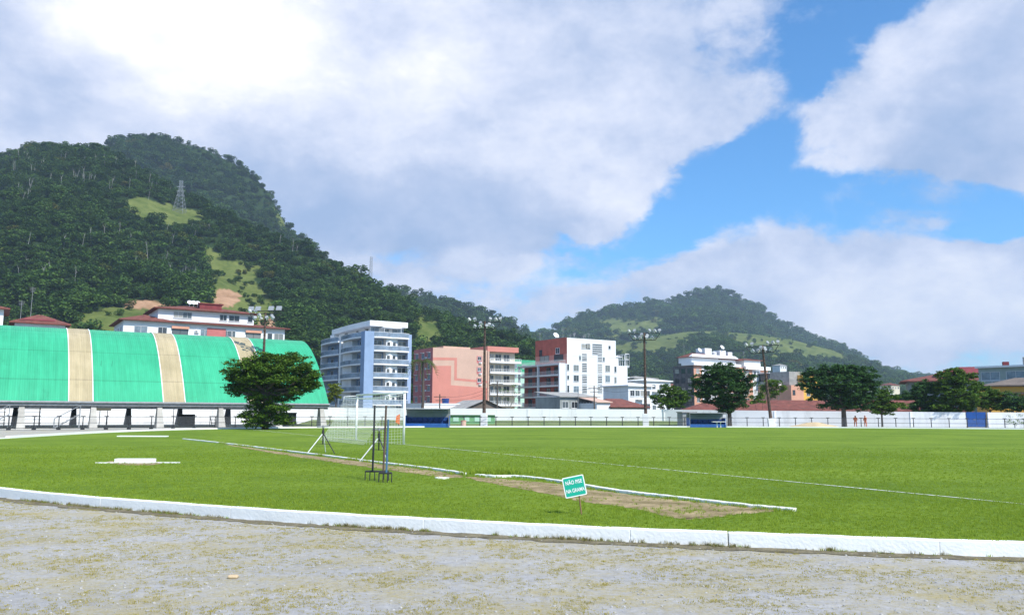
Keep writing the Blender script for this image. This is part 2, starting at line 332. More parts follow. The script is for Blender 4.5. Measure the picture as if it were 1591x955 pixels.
def leaf_quads(centers, size, flat=0.5, r=rng):
    n = len(centers); nrm = r.normal(size=(n, 3)); nrm[:, 2] = np.abs(nrm[:, 2]) + flat; nrm /= np.linalg.norm(nrm, axis=1)[:, None]
    t = np.cross(nrm, r.normal(size=(n, 3))); t /= np.linalg.norm(t, axis=1)[:, None] + 1e-9; b = np.cross(nrm, t)
    s = (size * r.uniform(0.6, 1.4, n))[:, None]; c = centers
    V = np.stack([c - t * s * 0.5, c + b * s * 0.32, c + t * s * 0.55, c - b * s * 0.32], 1).reshape(-1, 3)
    return V, np.arange(4 * n).reshape(n, 4)
def blob_points(n, c, rad, r=rng, shell=0.55):
    d = r.normal(size=(n, 3)); d /= np.linalg.norm(d, axis=1)[:, None]
    rr = (shell + (1 - shell) * r.random(n)) ** 1.0
    return np.asarray(c) + d * rr[:, None] * np.asarray(rad)
HAZE = 0.00018

# ------------------------------------------------------------------ ground, lawn, track
def polyline_smooth(pts, per=12, closed=False):
    out = []; n = len(pts); P = [Vector(p).to_2d() if len(p) > 2 else Vector(p) for p in pts]
    rngi = range(n) if closed else range(n - 1)
    for i in rngi:
        p0 = P[(i - 1) % n] if (closed or i > 0) else P[0]; p1 = P[i]; p2 = P[(i + 1) % n]; p3 = P[(i + 2) % n] if (closed or i + 2 < n) else P[-1]
        for k in range(per):
            t = k / per
            out.append(0.5 * ((2 * p1) + (-p0 + p2) * t + (2 * p0 - 5 * p1 + 4 * p2 - p3) * t * t + (-p0 + 3 * p1 - 3 * p2 + p3) * t ** 3))
    if not closed: out.append(P[-1])
    return out
def ribbon(pts, w, z, jitter=0.0):
    mb = MB(); L_, R_ = [], []
    for i, p in enumerate(pts):
        a = pts[max(0, i - 1)]; b = pts[min(len(pts) - 1, i + 1)]; d = (b - a).normalized(); nrm = Vector((-d.y, d.x)); ww = w / 2 + random.uniform(-jitter, jitter)
        L_.append(p + nrm * ww); R_.append(p - nrm * ww)
    n = len(pts); mb.add([(p.x, p.y, z) for p in R_] + [(p.x, p.y, z) for p in L_], [(i, i + 1, n + i + 1, n + i) for i in range(n - 1)])
    return mb
def wall_strip(pts, w, z0, z1, jit=0.0, zj=0.0):
    # a long low solid following a path
    mb = MB(); n = len(pts); vs = []
    for i, p in enumerate(pts):
        a = pts[max(0, i - 1)]; b = pts[min(n - 1, i + 1)]; d = (b - a).normalized(); nrm = Vector((-d.y, d.x))
        j = random.uniform(-jit, jit); k = random.uniform(-zj, zj)
        for s, z in ((-w / 2, z0), (-w / 2, z1 + k), (w / 2, z1 + k), (w / 2, z0)): q = p + nrm * (s + j); vs.append((q.x, q.y, z))
    fs = [(0, 1, 2, 3), tuple(4 * (n - 1) + k for k in (3, 2, 1, 0))]
    for i in range(n - 1):
        for k in range(3): fs.append((4 * i + k, 4 * i + 4 + k, 4 * i + 5 + k, 4 * i + 1 + k))
    return mb.add(vs, fs)

def ground_mats():
    # town ground
    g = mat('town_ground', (0.10, 0.115, 0.06), 0.95, 0.2, 0.05, col2=(0.20, 0.18, 0.13))
    # lawn
    m = bpy.data.materials.new('lawn_grass'); m.use_nodes = True; nt = m.node_tree; N = nt.nodes; L = nt.links; b = N['Principled BSDF']
    b.inputs['Roughness'].default_value = 0.9; b.inputs['Specular IOR Level'].default_value = 0.1
    tc = N.new('ShaderNodeTexCoord')
    def nz(s, d=6, r=0.6, st=None):
        v = tc.outputs['Object']
        if st: mp = N.new('ShaderNodeMapping'); mp.inputs['Scale'].default_value = st; mp.inputs['Rotation'].default_value = (0, 0, R(-20)); L.new(v, mp.inputs['Vector']); v = mp.outputs[0]
        n = N.new('ShaderNodeTexNoise'); n.inputs['Scale'].default_value = s; n.inputs['Detail'].default_value = d; n.inputs['Roughness'].default_value = r; L.new(v, n.inputs['Vector']); return n.outputs['Fac']
    def ramp(f, p0, c0, p1, c1):
        r = N.new('ShaderNodeValToRGB'); L.new(f, r.inputs[0]); e = r.color_ramp.elements; e[0].position = p0; e[0].color = (*c0, 1); e[1].position = p1; e[1].color = (*c1, 1); return r.outputs[0]
    def mix(f, a, c, mode='MIX'):
        x = N.new('ShaderNodeMix'); x.data_type = 'RGBA'; x.blend_type = mode
        if isinstance(f, float): x.inputs[0].default_value = f
        else: L.new(f, x.inputs[0])
        L.new(a, x.inputs[6]); L.new(c, x.inputs[7]); return x.outputs[2]
    base = ramp(nz(0.16, 5, 0.55, (1, 1.6, 1)), 0.32, (0.112, 0.190, 0.018), 0.68, (0.185, 0.275, 0.030))
    fine = ramp(nz(9, 8, 0.75), 0.3, (0.60, 0.66, 0.55), 0.7, (1.35, 1.28, 1.25))
    med = ramp(nz(1.3, 6, 0.7), 0.3, (0.78, 0.82, 0.8), 0.7, (1.2, 1.15, 1.2))
    c = mix(1.0, mix(1.0, base, fine, 'MULTIPLY'), med, 'MULTIPLY')
    L.new(c, b.inputs['Base Color'])
    bp = N.new('ShaderNodeBump'); bp.inputs['Strength'].default_value = 0.7; bp.inputs['Distance'].default_value = 0.06; L.new(nz(14, 6, 0.8), bp.inputs['Height']); L.new(bp.outputs[0], b.inputs['Normal'])
    # track: fine grey grit with ochre moss growing in patches
    t = bpy.data.materials.new('track_grit'); t.use_nodes = True; nt = t.node_tree; N = nt.nodes; L = nt.links; b = N['Principled BSDF']
    b.inputs['Roughness'].default_value = 0.95; b.inputs['Specular IOR Level'].default_value = 0.08; tc = N.new('ShaderNodeTexCoord')
    grit = ramp(nz(9, 10, 0.82), 0.30, (0.27, 0.265, 0.26), 0.68, (0.52, 0.51, 0.50))
    big = ramp(nz(0.5, 5, 0.6, (1, 1.5, 1)), 0.3, (0.88, 0.88, 0.88), 0.7, (1.08, 1.08, 1.10))
    g1 = mix(1.0, grit, big, 'MULTIPLY')
    moss = ramp(nz(40, 6, 0.8), 0.3, (0.24, 0.20, 0.08), 0.7, (0.56, 0.47, 0.22))
    a = N.new('ShaderNodeMath'); a.operation = 'MULTIPLY_ADD'; L.new(nz(16, 9, 0.85), a.inputs[0]); a.inputs[1].default_value = 1.5; L.new(nz(0.75, 4, 0.6, (1, 1.5, 1)), a.inputs[2])
    b2 = N.new('ShaderNodeMath'); b2.operation = 'MULTIPLY_ADD'; L.new(nz(2.6, 5, 0.6, (1, 1.4, 1)), b2.inputs[0]); b2.inputs[1].default_value = 0.45; L.new(a.outputs[0], b2.inputs[2])
    mr = N.new('ShaderNodeMapRange'); L.new(b2.outputs[0], mr.inputs[0]); mr.inputs[1].default_value = 1.36; mr.inputs[2].default_value = 1.72; mr.inputs[4].default_value = 0.85
    L.new(mix(mr.outputs[0], g1, moss), b.inputs['Base Color'])
    bp = N.new('ShaderNodeBump'); bp.inputs['Strength'].default_value = 0.8; bp.inputs['Distance'].default_value = 0.02; L.new(nz(45, 6, 0.8), bp.inputs['Height']); L.new(bp.outputs[0], b.inputs['Normal'])
    # bare soil
    s = mat('bare_soil', (0.16, 0.125, 0.05), 0.95, 0.3, 2.2, col2=(0.42, 0.32, 0.18), bump=0.8, bscale=18, detail=9)
    d = mat('kerb_foot_soil', (0.10, 0.085, 0.05), 0.95, 0.3, 5.0, col2=(0.22, 0.19, 0.12), bump=0.8, bscale=18, detail=9)
    return g, m, t, s, d
M['ground'], M['lawn'], M['track'], M['soil'], M['foot'] = ground_mats()

mb = MB(); mb.add([(-9000, -300, -0.06), (9000, -300, -0.06), (9000, 9000, -0.06), (-9000, 9000, -0.06)], [(0, 1, 2, 3)])
tag(mb.build('ground', M['ground']), kind='structure')
mb = MB(); mb.add([(-60, -30, 0), (150, -30, 0), (150, 60, 0), (75, 97, 0), (30, 100, 0), (-5, 95, 0), (-42, 73, 0), (-75, 52, 0)], [tuple(range(8))])
tag(mb.build('running_track', M['track']), kind='structure')

NEAR = [(-28.4, 46), (-27.2, 38), (-24.5, 31), (-19.5, 24.0), (-10.5, 16.3), (-4.6, 12.9), (0.0, 11.05), (2.9, 10.2), (6.1, 9.5), (12, 8.6), (25, 7.8), (60, 9), (105, 25)]
FAR = [(118, 50), (90, 72), (56, 86), (26, 93), (0, 89), (-18, 81.5), (-27, 72), (-29.5, 60), (-28.4, 46)]
near_path = polyline_smooth(NEAR, 14); far_path = polyline_smooth(FAR, 12)
lawn_poly = near_path + far_path[:-1]
bm = bmesh.new(); vs = [bm.verts.new((p.x, p.y, 0.11)) for p in lawn_poly]; bm.faces.new(vs); bmesh.ops.triangulate(bm, faces=bm.faces[:])
me = bpy.data.meshes.new('lawn'); bm.to_mesh(me); bm.free(); me.materials.append(M['lawn'])
if me.polygons[0].normal.z < 0: me.flip_normals()
tag(link('lawn', me), kind='structure')
LAWN_PX = [(p.x, p.y) for p in lawn_poly]

# the near kerb in two runs with the weedy joint between them
def off(pts, d):
    out = []
    for i, p in enumerate(pts):
        a = pts[max(0, i - 1)]; b = pts[min(len(pts) - 1, i + 1)]; t = (b - a).normalized(); out.append(p + Vector((t.y, -t.x)) * d)
    return out
kp = off(near_path, 0.07)
joint = G(1125, 838, 0.05); ji = min(range(len(kp)), key=lambda i: (kp[i] - Vector((joint.x, joint.y))).length)
jp = Vector((joint.x, joint.y)); 
k1 = kp[:ji] + [kp[ji] - (kp[ji] - kp[ji - 1]).normalized() * 0.006]; k2 = [kp[ji] + (kp[ji + 1] - kp[ji]).normalized() * 0.006] + kp[ji + 1:]
def fine(pts, step=0.5):
    out = []
    for a, b in zip(pts[:-1], pts[1:]):
        n = max(1, int((b - a).length / step))
        for k in range(n): out.append(a.lerp(b, k / n))
    out.append(pts[-1]); return out
mb = MB(); segs = []
for run in (fine(k1), fine(k2)):
    k = 0
    while k < len(run) - 1:
        n_ = random.randint(7, 12); sg_ = list(run[k:k + n_ + 1]); k += n_
        if len(sg_) > 2 and k < len(run) - 1: sg_[-1] = sg_[-1].lerp(sg_[-2], .005)
        if len(sg_) > 1: segs.append(sg_)
for sg_ in segs: m2 = wall_strip(sg_, 0.15, -0.03, 0.165, 0.003, 0.004); mb.add(m2.v, m2.f)
tag(mb.build('kerb', M['kerb'], bevel=0.008), kind='structure')
mb = wall_strip(fine(off(far_path, 0.07), 1.5), 0.22, -0.03, 0.24); tag(mb.build('far_kerb', M['kerb']), kind='structure')
fp = off(kp, 0.23); tag(ribbon(fine(fp, 0.12), 0.28, 0.006, 0.06).build('soil_strip', M['foot']), kind='structure')

# verge beyond, wall strip ground, apron by the arena
verge = mat('verge_grass', (0.08, 0.15, 0.02), 0.95, 0.3, 0.6, col2=(0.20, 0.22, 0.07))
mb = MB(); mb.add([(-24, 86, 0.03), (0, 94, 0.03), (26, 97.5, 0.03), (29, 125, 0.75), (-30, 125, 0.75)], [tuple(range(5))]); tag(mb.build('verge', verge), kind='structure')
mb = MB(); mb.add([(-90, 54, 0.02), (-60, 62, 0.02), (-24, 84, 0.02), (-30, 125, 0.02), (-110, 100, 0.02)], [tuple(range(5))]); tag(mb.build('pavement', M['pale_concrete']), kind='structure')
mb = MB(); mb.add([(26.2, 97.5, 0.03), (56, 92, 0.03), (120, 60, 0.03), (140, 90, 0.03), (66, 104, 0.03), (29, 125, 0.03)], [tuple(range(6))]); tag(mb.build('path', M['pale_concrete']), kind='structure')

# goal line
gl = mat('line_paint', (0.62, 0.66, 0.58), 0.9, 0.2, 6, detail=8)
post_near = Vector((G(627, 690, .11).x, G(627, 690, .11).y)); e = G(1591, 783, .11); ge = Vector((e.x, e.y)); gd = (ge - post_near).normalized()
a = post_near - gd * 41; b = post_near + gd * 34
tag(ribbon(fine([a, b], 0.4), 0.075, 0.118, 0.012).build('goal_line', gl), kind='structure')
UD = Vector((-gd.y, gd.x));
if UD.x < 0: UD = -UD
# the penalty-area lines run into the pitch
p = post_near + gd * 16.5; q = p + UD * 0.1
# inner edging kerbs with the worn soil beside them
def gpath(l, z=.11): return [Vector((G(x, y, z).x, G(x, y, z).y)) for x, y in l]
e1 = polyline_smooth(gpath([(285, 682), (350, 689), (430, 699), (520, 710), (580, 718), (640, 725), (700, 733), (722, 737)]), 10)
e2 = polyline_smooth(gpath([(740, 739), (770, 741), (802, 741), (850, 746), (900, 754), (960, 764), (1030, 772), (1100, 780), (1170, 788), (1236, 794)]), 10)
for pts, lab in ((e1, 'long worn white edging kerb running past the broadfork to the goal'), (e2, 'worn white edging kerb with bare soil in front, behind the green sign')):
    o = wall_strip(fine(pts, 0.35), 0.12, 0.06, 0.16, 0.010, 0.004).build('edging_kerb', M['worn_kerb'], bevel=0.015); tag(o, lab, 'kerb')
def soil(pts, z=0.114):
    P = gpath(pts); P = polyline_smooth(P, 14, True); c = sum((p for p in P), Vector((0, 0))) / len(P)
    P = [p + Vector((random.uniform(-.05, .05), random.uniform(-.05, .05))) for p in P]
    bm = bmesh.new(); f = bm.faces.new([bm.verts.new((p.x, p.y, z)) for p in P]); bmesh.ops.triangulate(bm, faces=[f]); me = bpy.data.meshes.new('soil'); bm.to_mesh(me); bm.free(); me.materials.append(M['soil'])
    if me.polygons[0].normal.z < 0: me.flip_normals()
    tag(link('bare_soil', me), kind='structure'); return [(p.x, p.y) for p in P]
SOIL = [soil([(722, 741), (770, 743), (850, 750), (930, 762), (1030, 774), (1130, 785), (1205, 793), (1150, 799), (1080, 806), (1040, 803), (985, 790), (900, 778), (840, 765), (770, 752)]),
        soil([(350, 690), (430, 701), (520, 712), (640, 727), (715, 738), (700, 742), (640, 735), (560, 724), (500, 715), (420, 703)]),
        soil([(165, 717), (210, 715), (250, 718), (235, 722), (190, 722)], 0.115)]

# grass tufts on the near lawn
def tuft(k, n=14, h=0.055, rad=0.05):
    r = np.random.default_rng(k); V = []; Fc = []
    for i in range(n):
        a = r.uniform(0, 6.28); d = r.uniform(0, rad); c = np.array([math.cos(a) * d, math.sin(a) * d, 0]); l = r.uniform(0, 6.28); hh = h * r.uniform(0.5, 1.2)
        w = np.array([math.cos(l), math.sin(l), 0]) * 0.0035; bend = np.array([math.cos(l + 1.6), math.sin(l + 1.6), 0]) * hh * r.uniform(0.1, 0.7)
        V += [c - w, c + w, c + bend * .45 + np.array([0, 0, hh * .6]) + w * .7, c + bend + np.array([0, 0, hh]), c + bend * .45 + np.array([0, 0, hh * .6]) - w * .7]
        Fc += [[5 * i, 5 * i + 1, 5 * i + 2, 5 * i + 4], [5 * i + 4, 5 * i + 2, 5 * i + 3, 5 * i + 3]]
    me = bpy.data.meshes.new('tuft'); me.from_pydata([tuple(v) for v in V], [], [f if f[2] != f[3] else f[:3] for f in Fc]); return me
bl = leafmat('grass_blades', (0.175, 0.28, 0.024), (0.35, 0.45, 0.055), 0.5); dry = leafmat('dry_blades', (0.13, 0.12, 0.045), (0.26, 0.23, 0.09), 0.2)
tufts = [source('tuft', tuft(k)) for k in range(4)]
for s in tufts: s.data.materials.append(bl)
dtufts = [source('dry_tuft', tuft(20 + k, 16, 0.075, 0.06)) for k in range(3)]
for s in dtufts: s.data.materials.append(dry)
def grass(name, y0, y1, dens, sc, keep=None):
    X0, X1 = -y1 * 0.68, y1 * 0.68; n = int((X1 - X0) * (y1 - y0) * dens); x = rng.uniform(X0, X1, n); y = rng.uniform(y0, y1, n)
    ok = inpoly(x, y, LAWN_PX) & (np.abs(x) < y * 0.68)
    for s in SOIL: ok &= ~(inpoly(x, y, s) & (rng.random(n) > 0.10 + 0.45 * (vnoise(x * 1.1, y * 1.1, 8) > 0.5)))
    ok &= rng.random(len(x)) < np.clip((y1 - y) / (0.6 * (y1 - y0)), 0, 1) * np.clip((y - y0 + 1) / 1.5, 0, 1)
    x = x[ok]; y = y[ok]; n = len(x); s = sc * rng.uniform(0.6, 1.3, n)
    scatter_args = (name, np.stack([x, y, np.full(n, .108)], 1), np.stack([s, s, s * (0.7 + 0.6 * vnoise(x * .8, y * .8, 3))], 1), np.stack([np.zeros(n), np.zeros(n), rng.uniform(0, 6.28, n)], 1), rng.integers(0, 4, n), tufts)
    return tag(scatter(*scatter_args), 'bright green mown grass blades covering the near lawn behind the white kerb', 'grass', kind='stuff')
grass('grass', 8.5, 18, 230, 0.62)
grass('grass', 17, 38, 60, 0.72)
# weeds along the foot and the top of the kerb
def along(pts, n, w, z, name, lab, src, s0=.5, s1=1.3, clump=True):
    pts = fine(pts, 0.1); P = np.array([(p.x, p.y) for p in pts]); i = rng.integers(1, len(P) - 1, n)
    if clump: k = vnoise(P[i, 0] * 1.3, P[i, 1] * 1.3, 5) > rng.uniform(0.25, 0.8, n); i = i[k]
    x = P[i, 0] + rng.normal(0, w, len(i)); y = P[i, 1] + rng.normal(0, w, len(i)); s = rng.uniform(s0, s1, len(i)); m = len(i)
    o = scatter(name, np.stack([x, y, np.full(m, z)], 1), np.stack([s, s, s], 1), np.stack([np.zeros(m), np.zeros(m), rng.uniform(0, 6.28, m)], 1), rng.integers(0, len(src), m), src)
    return tag(o, lab, 'grass', kind='stuff')
vis = [p for p in kp if -16 < p.x < 9]
along(off(vis, 0.11), 2600, 0.035, 0.0, 'weeds', 'dry weeds tufting along the foot of the white kerb', dtufts + tufts[:1], .3, .85)
along(off(vis, -0.10), 3200, 0.03, 0.105, 'grass_fringe', 'fringe of longer grass hanging over the kerb top', tufts, 0.8, 1.7, False)
along([p for p in e1 if p.y < 40] + [], 900, 0.12, 0.108, 'grass_fringe', 'grass growing against the long edging kerb', tufts, 0.9, 1.8)
along(e2, 900, 0.12, 0.108, 'grass_fringe', 'grass growing over the edging kerb behind the sign', tufts, 0.6, 1.3)

# grit and low moss on the near track
def stone_mesh(k):
    r = np.random.default_rng(300 + k); bm = bmesh.new(); bmesh.ops.create_icosphere(bm, subdivisions=1, radius=.012)
    for v in bm.verts: v.co = Vector((v.co.x * 1.3, v.co.y, v.co.z * .6)) * r.uniform(.75, 1.2)
    me = bpy.data.meshes.new('grit'); bm.to_mesh(me); bm.free(); return me
gm = mat('grit_stone', (.20, .20, .20), .9, .2, 2, col2=(.60, .58, .55)); sts = []
for k in range(3): s_ = source('grit_stone', stone_mesh(k)); s_.data.materials.append(gm); sts.append(s_)
def on_track(name, n, src, y0, y1, s0, s1, lab, thr=None, z=.003):
    x = rng.uniform(-12, 12, n); y = y0 + (y1 - y0) * rng.random(n) ** 1.2; ok = ~inpoly(x, y, [(p.x, p.y) for p in off(near_path, .35)] + [(p.x, p.y) for p in far_path]) & (np.abs(x) < y * .68)
    if thr: ok &= (fbm(x * 1.9, y * 2.8, 51, 4) + .35 * rng.normal(size=n) * .35 > thr)
    x, y = x[ok], y[ok]; m = len(x); s = s0 + (s1 - s0) * rng.random(m) ** 3
    return tag(scatter(name, np.stack([x, y, np.full(m, z)], 1), np.stack([s, s, s], 1), np.stack([np.zeros(m), np.zeros(m), rng.uniform(0, 6.28, m)], 1), rng.integers(0, len(src), m), src), lab, 'ground cover', kind='stuff')
on_track('gravel', 16000, sts, 5.5, 16, .35, 1.3, 'loose grit scattered over the grey running track')
mossm = leafmat('track_moss', (0.26, 0.22, 0.05), (0.50, 0.42, 0.10), .4); ms_ = []
for k in range(3): s_ = source('moss_tuft', tuft(60 + k, 12, .014, .05)); s_.data.materials.append(mossm); ms_.append(s_)
on_track('moss', 130000, ms_, 5.5, 17, .4, 1.1, 'low yellowish moss and dry grass growing through the grey track', .045)

m = 60; x = rng.normal(jp.x, .03, m); y = rng.normal(jp.y, .06, m); s = rng.uniform(.8, 1.5, m)
tag(scatter('weeds', np.stack([x, y, rng.uniform(.0, .12, m)], 1), np.stack([s, s, s], 1), np.stack([np.zeros(m), np.zeros(m), rng.uniform(0, 6.28, m)], 1), rng.integers(0, 4, m), tufts), 'clump of weeds growing out of the joint in the white kerb', 'weeds', kind='stuff')
m = 90; c_ = G(768, 735, .11); x = rng.normal(c_.x, .45, m); y = rng.normal(c_.y, .3, m); s = rng.uniform(1.5, 3.2, m)
tag(scatter('weeds', np.stack([x, y, np.full(m, .1)], 1), np.stack([s, s, s], 1), np.stack([np.zeros(m), np.zeros(m), rng.uniform(0, 6.28, m)], 1), rng.integers(0, 4, m), tufts), 'taller dark clump of grass behind the start of the broken edging kerb', 'grass', kind='stuff')

# ------------------------------------------------------------------ hills and forest
def crown_mesh(k, n=620, trunk=True):
    r = np.random.default_rng(100 + k); P = []
    nb = r.integers(4, 8)
    for i in range(nb):
        a = r.uniform(0, 6.28); d = r.uniform(0.1, 0.34); c = (math.cos(a) * d, math.sin(a) * d, r.uniform(0.38, 0.72)); rad = r.uniform(0.16, 0.27)
        P.append(blob_points(int(n / nb), c, (rad, rad, rad * 0.75), r, 0.75))
    P = np.concatenate(P); V, Fq = leaf_quads(P, 0.092, 0.8, r)
    tv = []; tf = []
    me = np_mesh('crown', V, Fq, [M['forest']]); return me
CROWNS = [source('forest_crown', crown_mesh(k)) for k in range(6)]
def bare_mesh(k):
    mb = MB(); r = random.Random(k); mb.tube((0, 0, -0.1), (0.02, 0, 0.75), 0.014, 0.009, 4)
    for i in range(3): a = r.uniform(0, 6.28); mb.tube((0.015, 0, r.uniform(.5, .7)), (math.cos(a) * .09, math.sin(a) * .09, r.uniform(.8, 1)), 0.006, 0.003, 3)
    return mb.mesh('bare', M['pale_trunk'])
M['pale_trunk'] = mat('pale_trunk', (0.26, 0.26, 0.24), 0.9, 0.1)
BARE = [source('bare_trunk', bare_mesh(k)) for k in range(3)]

def hillmat():
    m = bpy.data.materials.new('hillside'); m.use_nodes = True; nt = m.node_tree; N = nt.nodes; L = nt.links; b = N['Principled BSDF']; b.inputs['Roughness'].default_value = 1; b.inputs['Specular IOR Level'].default_value = 0
    tc = N.new('ShaderNodeTexCoord'); n = N.new('ShaderNodeTexNoise'); n.inputs['Scale'].default_value = 0.05; n.inputs['Detail'].default_value = 12; n.inputs['Roughness'].default_value = 0.85; L.new(tc.outputs['Object'], n.inputs['Vector'])
    def ramp(c0, c1):
        r = N.new('ShaderNodeValToRGB'); L.new(n.outputs['Fac'], r.inputs[0]); e = r.color_ramp.elements; e[0].position = .35; e[1].position = .65; e[0].color = (*c0, 1); e[1].color = (*c1, 1); return r.outputs[0]
    f = ramp((0.016, 0.032, 0.012), (0.032, 0.055, 0.018)); g = ramp((0.045, 0.078, 0.018), (0.18, 0.20, 0.06)); s = ramp((0.20, 0.12, 0.06), (0.50, 0.31, 0.20))
    def attr(nm): a = N.new('ShaderNodeAttribute'); a.attribute_name = nm; return a.outputs['Fac']
    def mix(fac, a, c): x = N.new('ShaderNodeMix'); x.data_type = 'RGBA'; L.new(fac, x.inputs[0]); L.new(a, x.inputs[6]); L.new(c, x.inputs[7]); return x.outputs[2]
    L.new(mix(attr('soil'), mix(attr('clear'), f, g), s), b.inputs['Base Color']); return m
M['hill'] = hillmat()

class Hill:
    def __init__(s, name, sil, Yr, Yf, amp, seed, tree, prof=1.0, back=1.5):
        s.name = name; s.seed = seed; s.amp = amp; s.prof = prof; s.back = back
        pr = []
        for px, py in sil:
            yr = np.interp(px, *zip(*Yr)); w = W(px, py, yr); pr.append((w.x / w.y, w.z - tree * 0.62, yr, np.interp(px, *zip(*Yf))))
        s.r, s.zr, s.yr, s.yf = [np.array(c) for c in zip(*pr)]
    def z(s, x, y):
        r = x / y; zr = np.interp(r, s.r, s.zr); yr = np.interp(r, s.r, s.yr); yf = np.interp(r, s.r, s.yf)
        wob = 1 + 0.10 * fbm(x / 130, y / 130, s.seed + 9, 3)
        t = (y - yf) / (yr - yf)
        tt = np.clip(t, 0, 1); up = tt ** s.prof; up = up * (1 - 0.25 * np.clip(tt - 0.0, 0, 1) * (1 - tt))
        down = np.clip(1 - (t - 1) * 0.9, 0, 1)
        edge = np.clip(np.minimum(r - s.r[0], s.r[-1] - r) / 0.03, 0, 1)
        base = np.where(t < 1, up, down) * np.maximum(zr, 0)
        k = np.sin(np.clip(t, 0, 1) * math.pi) ** 0.7
        n = s.amp * (fbm(x / 140, y / 140, s.seed, 5) * 1.6 + 0.7 * (0.5 - np.abs(fbm(x / 90 + 5, y / 160, s.seed + 4, 3)) * 4) * 0.35) * k
        return np.maximum(base + n, -2) * 1.0 - (1 - edge) * 3, t
    def build(s, clears, soils, nr=420, ns=150):
        rr = np.linspace(s.r[0], s.r[-1], nr); ss = np.linspace(0, s.back, ns); RR, SS = np.meshgrid(rr, ss, indexing='ij')
        yr = np.interp(RR, s.r, s.yr); yf = np.interp(RR, s.r, s.yf); Y = yf + (yr - yf) * SS; X = RR * Y; Z, _ = s.z(X, Y)
        V = np.stack([X, Y, Z], -1).reshape(-1, 3); i = np.arange(nr - 1)[:, None] * ns + np.arange(ns - 1)[None]; Fq = np.stack([i, i + ns, i + ns + 1, i + 1], -1).reshape(-1, 4)
        me = np_mesh('hill', V, Fq, [M['hill']], True)
        s.clears = clears; s.soils = soils
        c, so = s.masks(V[:, 0], V[:, 1], V[:, 2])
        for nm, a in (('clear', c), ('soil', so)): at = me.attributes.new(nm, 'FLOAT', 'POINT'); at.data.foreach_set('value', a.astype(np.float32))
        o = link('hill', me); tag(o, kind='structure'); return o
    def masks(s, x, y, z):
        px, py = project(x, y, z); px = px + 34 * fbm(x / 20, y / 20, 31, 4); py = py + 24 * fbm(x / 20 + 9, y / 20, 33, 4)
        c = np.zeros(x.shape)
        for poly in s.clears: c = np.maximum(c, inpoly(px, py, poly).astype(float))
        so = np.zeros(x.shape)
        for poly in s.soils: so = np.maximum(so, inpoly(px, py, poly).astype(float))
        return c, so
    def forest(s, d, scale, label, open_keep=0.16, tmax=1.08):
        y0, y1 = s.yf.min(), s.yr.max() * 1.05; x0 = min(s.r[0] * y0, s.r[0] * y1); x1 = max(s.r[-1] * y1, s.r[-1] * y0)
        gx, gy = np.meshgrid(np.arange(x0, x1, d), np.arange(y0, y1, d)); x = gx.ravel() + rng.uniform(-.48, .48, gx.size) * d; y = gy.ravel() + rng.uniform(-.48, .48, gx.size) * d
        r = x / y; ok = (r > s.r[0] + .004) & (r < s.r[-1] - .004); x = x[ok]; y = y[ok]
        z, t = s.z(x, y); c, so = s.masks(x, y, z); u = rng.random(len(x))
        dens = np.where(c > .5, open_keep * (0.4 + 2.2 * (fbm(x / 30, y / 30, 77, 3) > 0.05)), 1.0); dens = np.where(so > .5, 0.0, dens)
        ok = (t > -0.0) & (t < tmax) & (u < dens) & (z > -1); x, y, z, c = x[ok], y[ok], z[ok], c[ok]; n = len(x)
        sc = scale * (0.55 + 0.95 * rng.random(n) ** 1.5) * (0.85 + 0.5 * vnoise(x / 60, y / 60, 3)); sc = np.where(c > .5, sc * 0.6, sc); hz = sc * rng.uniform(0.7, 1.05, n)
        print('forest', s.name, n)
        o = scatter('forest', np.stack([x, y, z - 0.22 * hz], 1), np.stack([sc, sc, hz], 1), np.stack([rng.normal(0, .08, n), rng.normal(0, .08, n), rng.uniform(0, 6.28, n)], 1), rng.integers(0, 6, n), CROWNS)
        return tag(o, label, 'forest', kind='stuff')
    def bares(s, n, scale, polys, label):
        X = []
        y0, y1 = s.yf.min(), s.yr.max(); x = rng.uniform(s.r[0] * y1, s.r[-1] * y1, n * 30); y = rng.uniform(y0, y1, n * 30); z, t = s.z(x, y); px, py = project(x, y, z); ok = (t > .05) & (t < 1)
        m = np.zeros(x.shape, bool)
        for p in polys: m |= inpoly(px, py, p)
        ok &= m; x, y, z = x[ok][:n], y[ok][:n], z[ok][:n]; k = len(x); sc = scale * rng.uniform(.7, 1.3, k)
        o = scatter('bare_trees', np.stack([x, y, z], 1), np.stack([sc, sc, sc], 1), np.stack([rng.normal(0, .1, k), rng.normal(0, .1, k), rng.uniform(0, 6.28, k)], 1), rng.integers(0, 3, k), BARE); return tag(o, label, 'forest', kind='stuff')

# 1: near left hill
h1 = Hill('near', [(-420, 300), (-200, 262), (-60, 240), (0, 236), (40, 222), (80, 217), (150, 219), (200, 247), (240, 268), (280, 292), (340, 317), (400, 345), (450, 362), (500, 386), (560, 418), (600, 444), (640, 466), (700, 492), (760, 510), (830, 528), (900, 560), (980, 600)],
          [(-420, 640), (0, 600), (200, 560), (500, 480), (830, 430), (980, 420)], [(-420, 240), (0, 235), (400, 240), (700, 290), (980, 330)], 30, 3, 9, 1.05)
h1.build([[(168, 312), (225, 306), (320, 330), (314, 348), (262, 352), (210, 336)], [(318, 400), (400, 408), (402, 440), (425, 470), (440, 520), (330, 500), (310, 470), (325, 430)],
          [(110, 490), (180, 478), (320, 476), (340, 520), (100, 520)], [(648, 478), (672, 486), (690, 520), (650, 560)], [(285, 360), (330, 385), (345, 410), (320, 410)]],
         [[(188, 466), (240, 462), (272, 470), (240, 482), (196, 481)], [(335, 456), (350, 452), (372, 460), (366, 476), (330, 476)], [(402, 500), (432, 496), (440, 520), (410, 520)]])
h1.forest(5.0, 8.2, 'dense dark green forest covering the near left hillside')
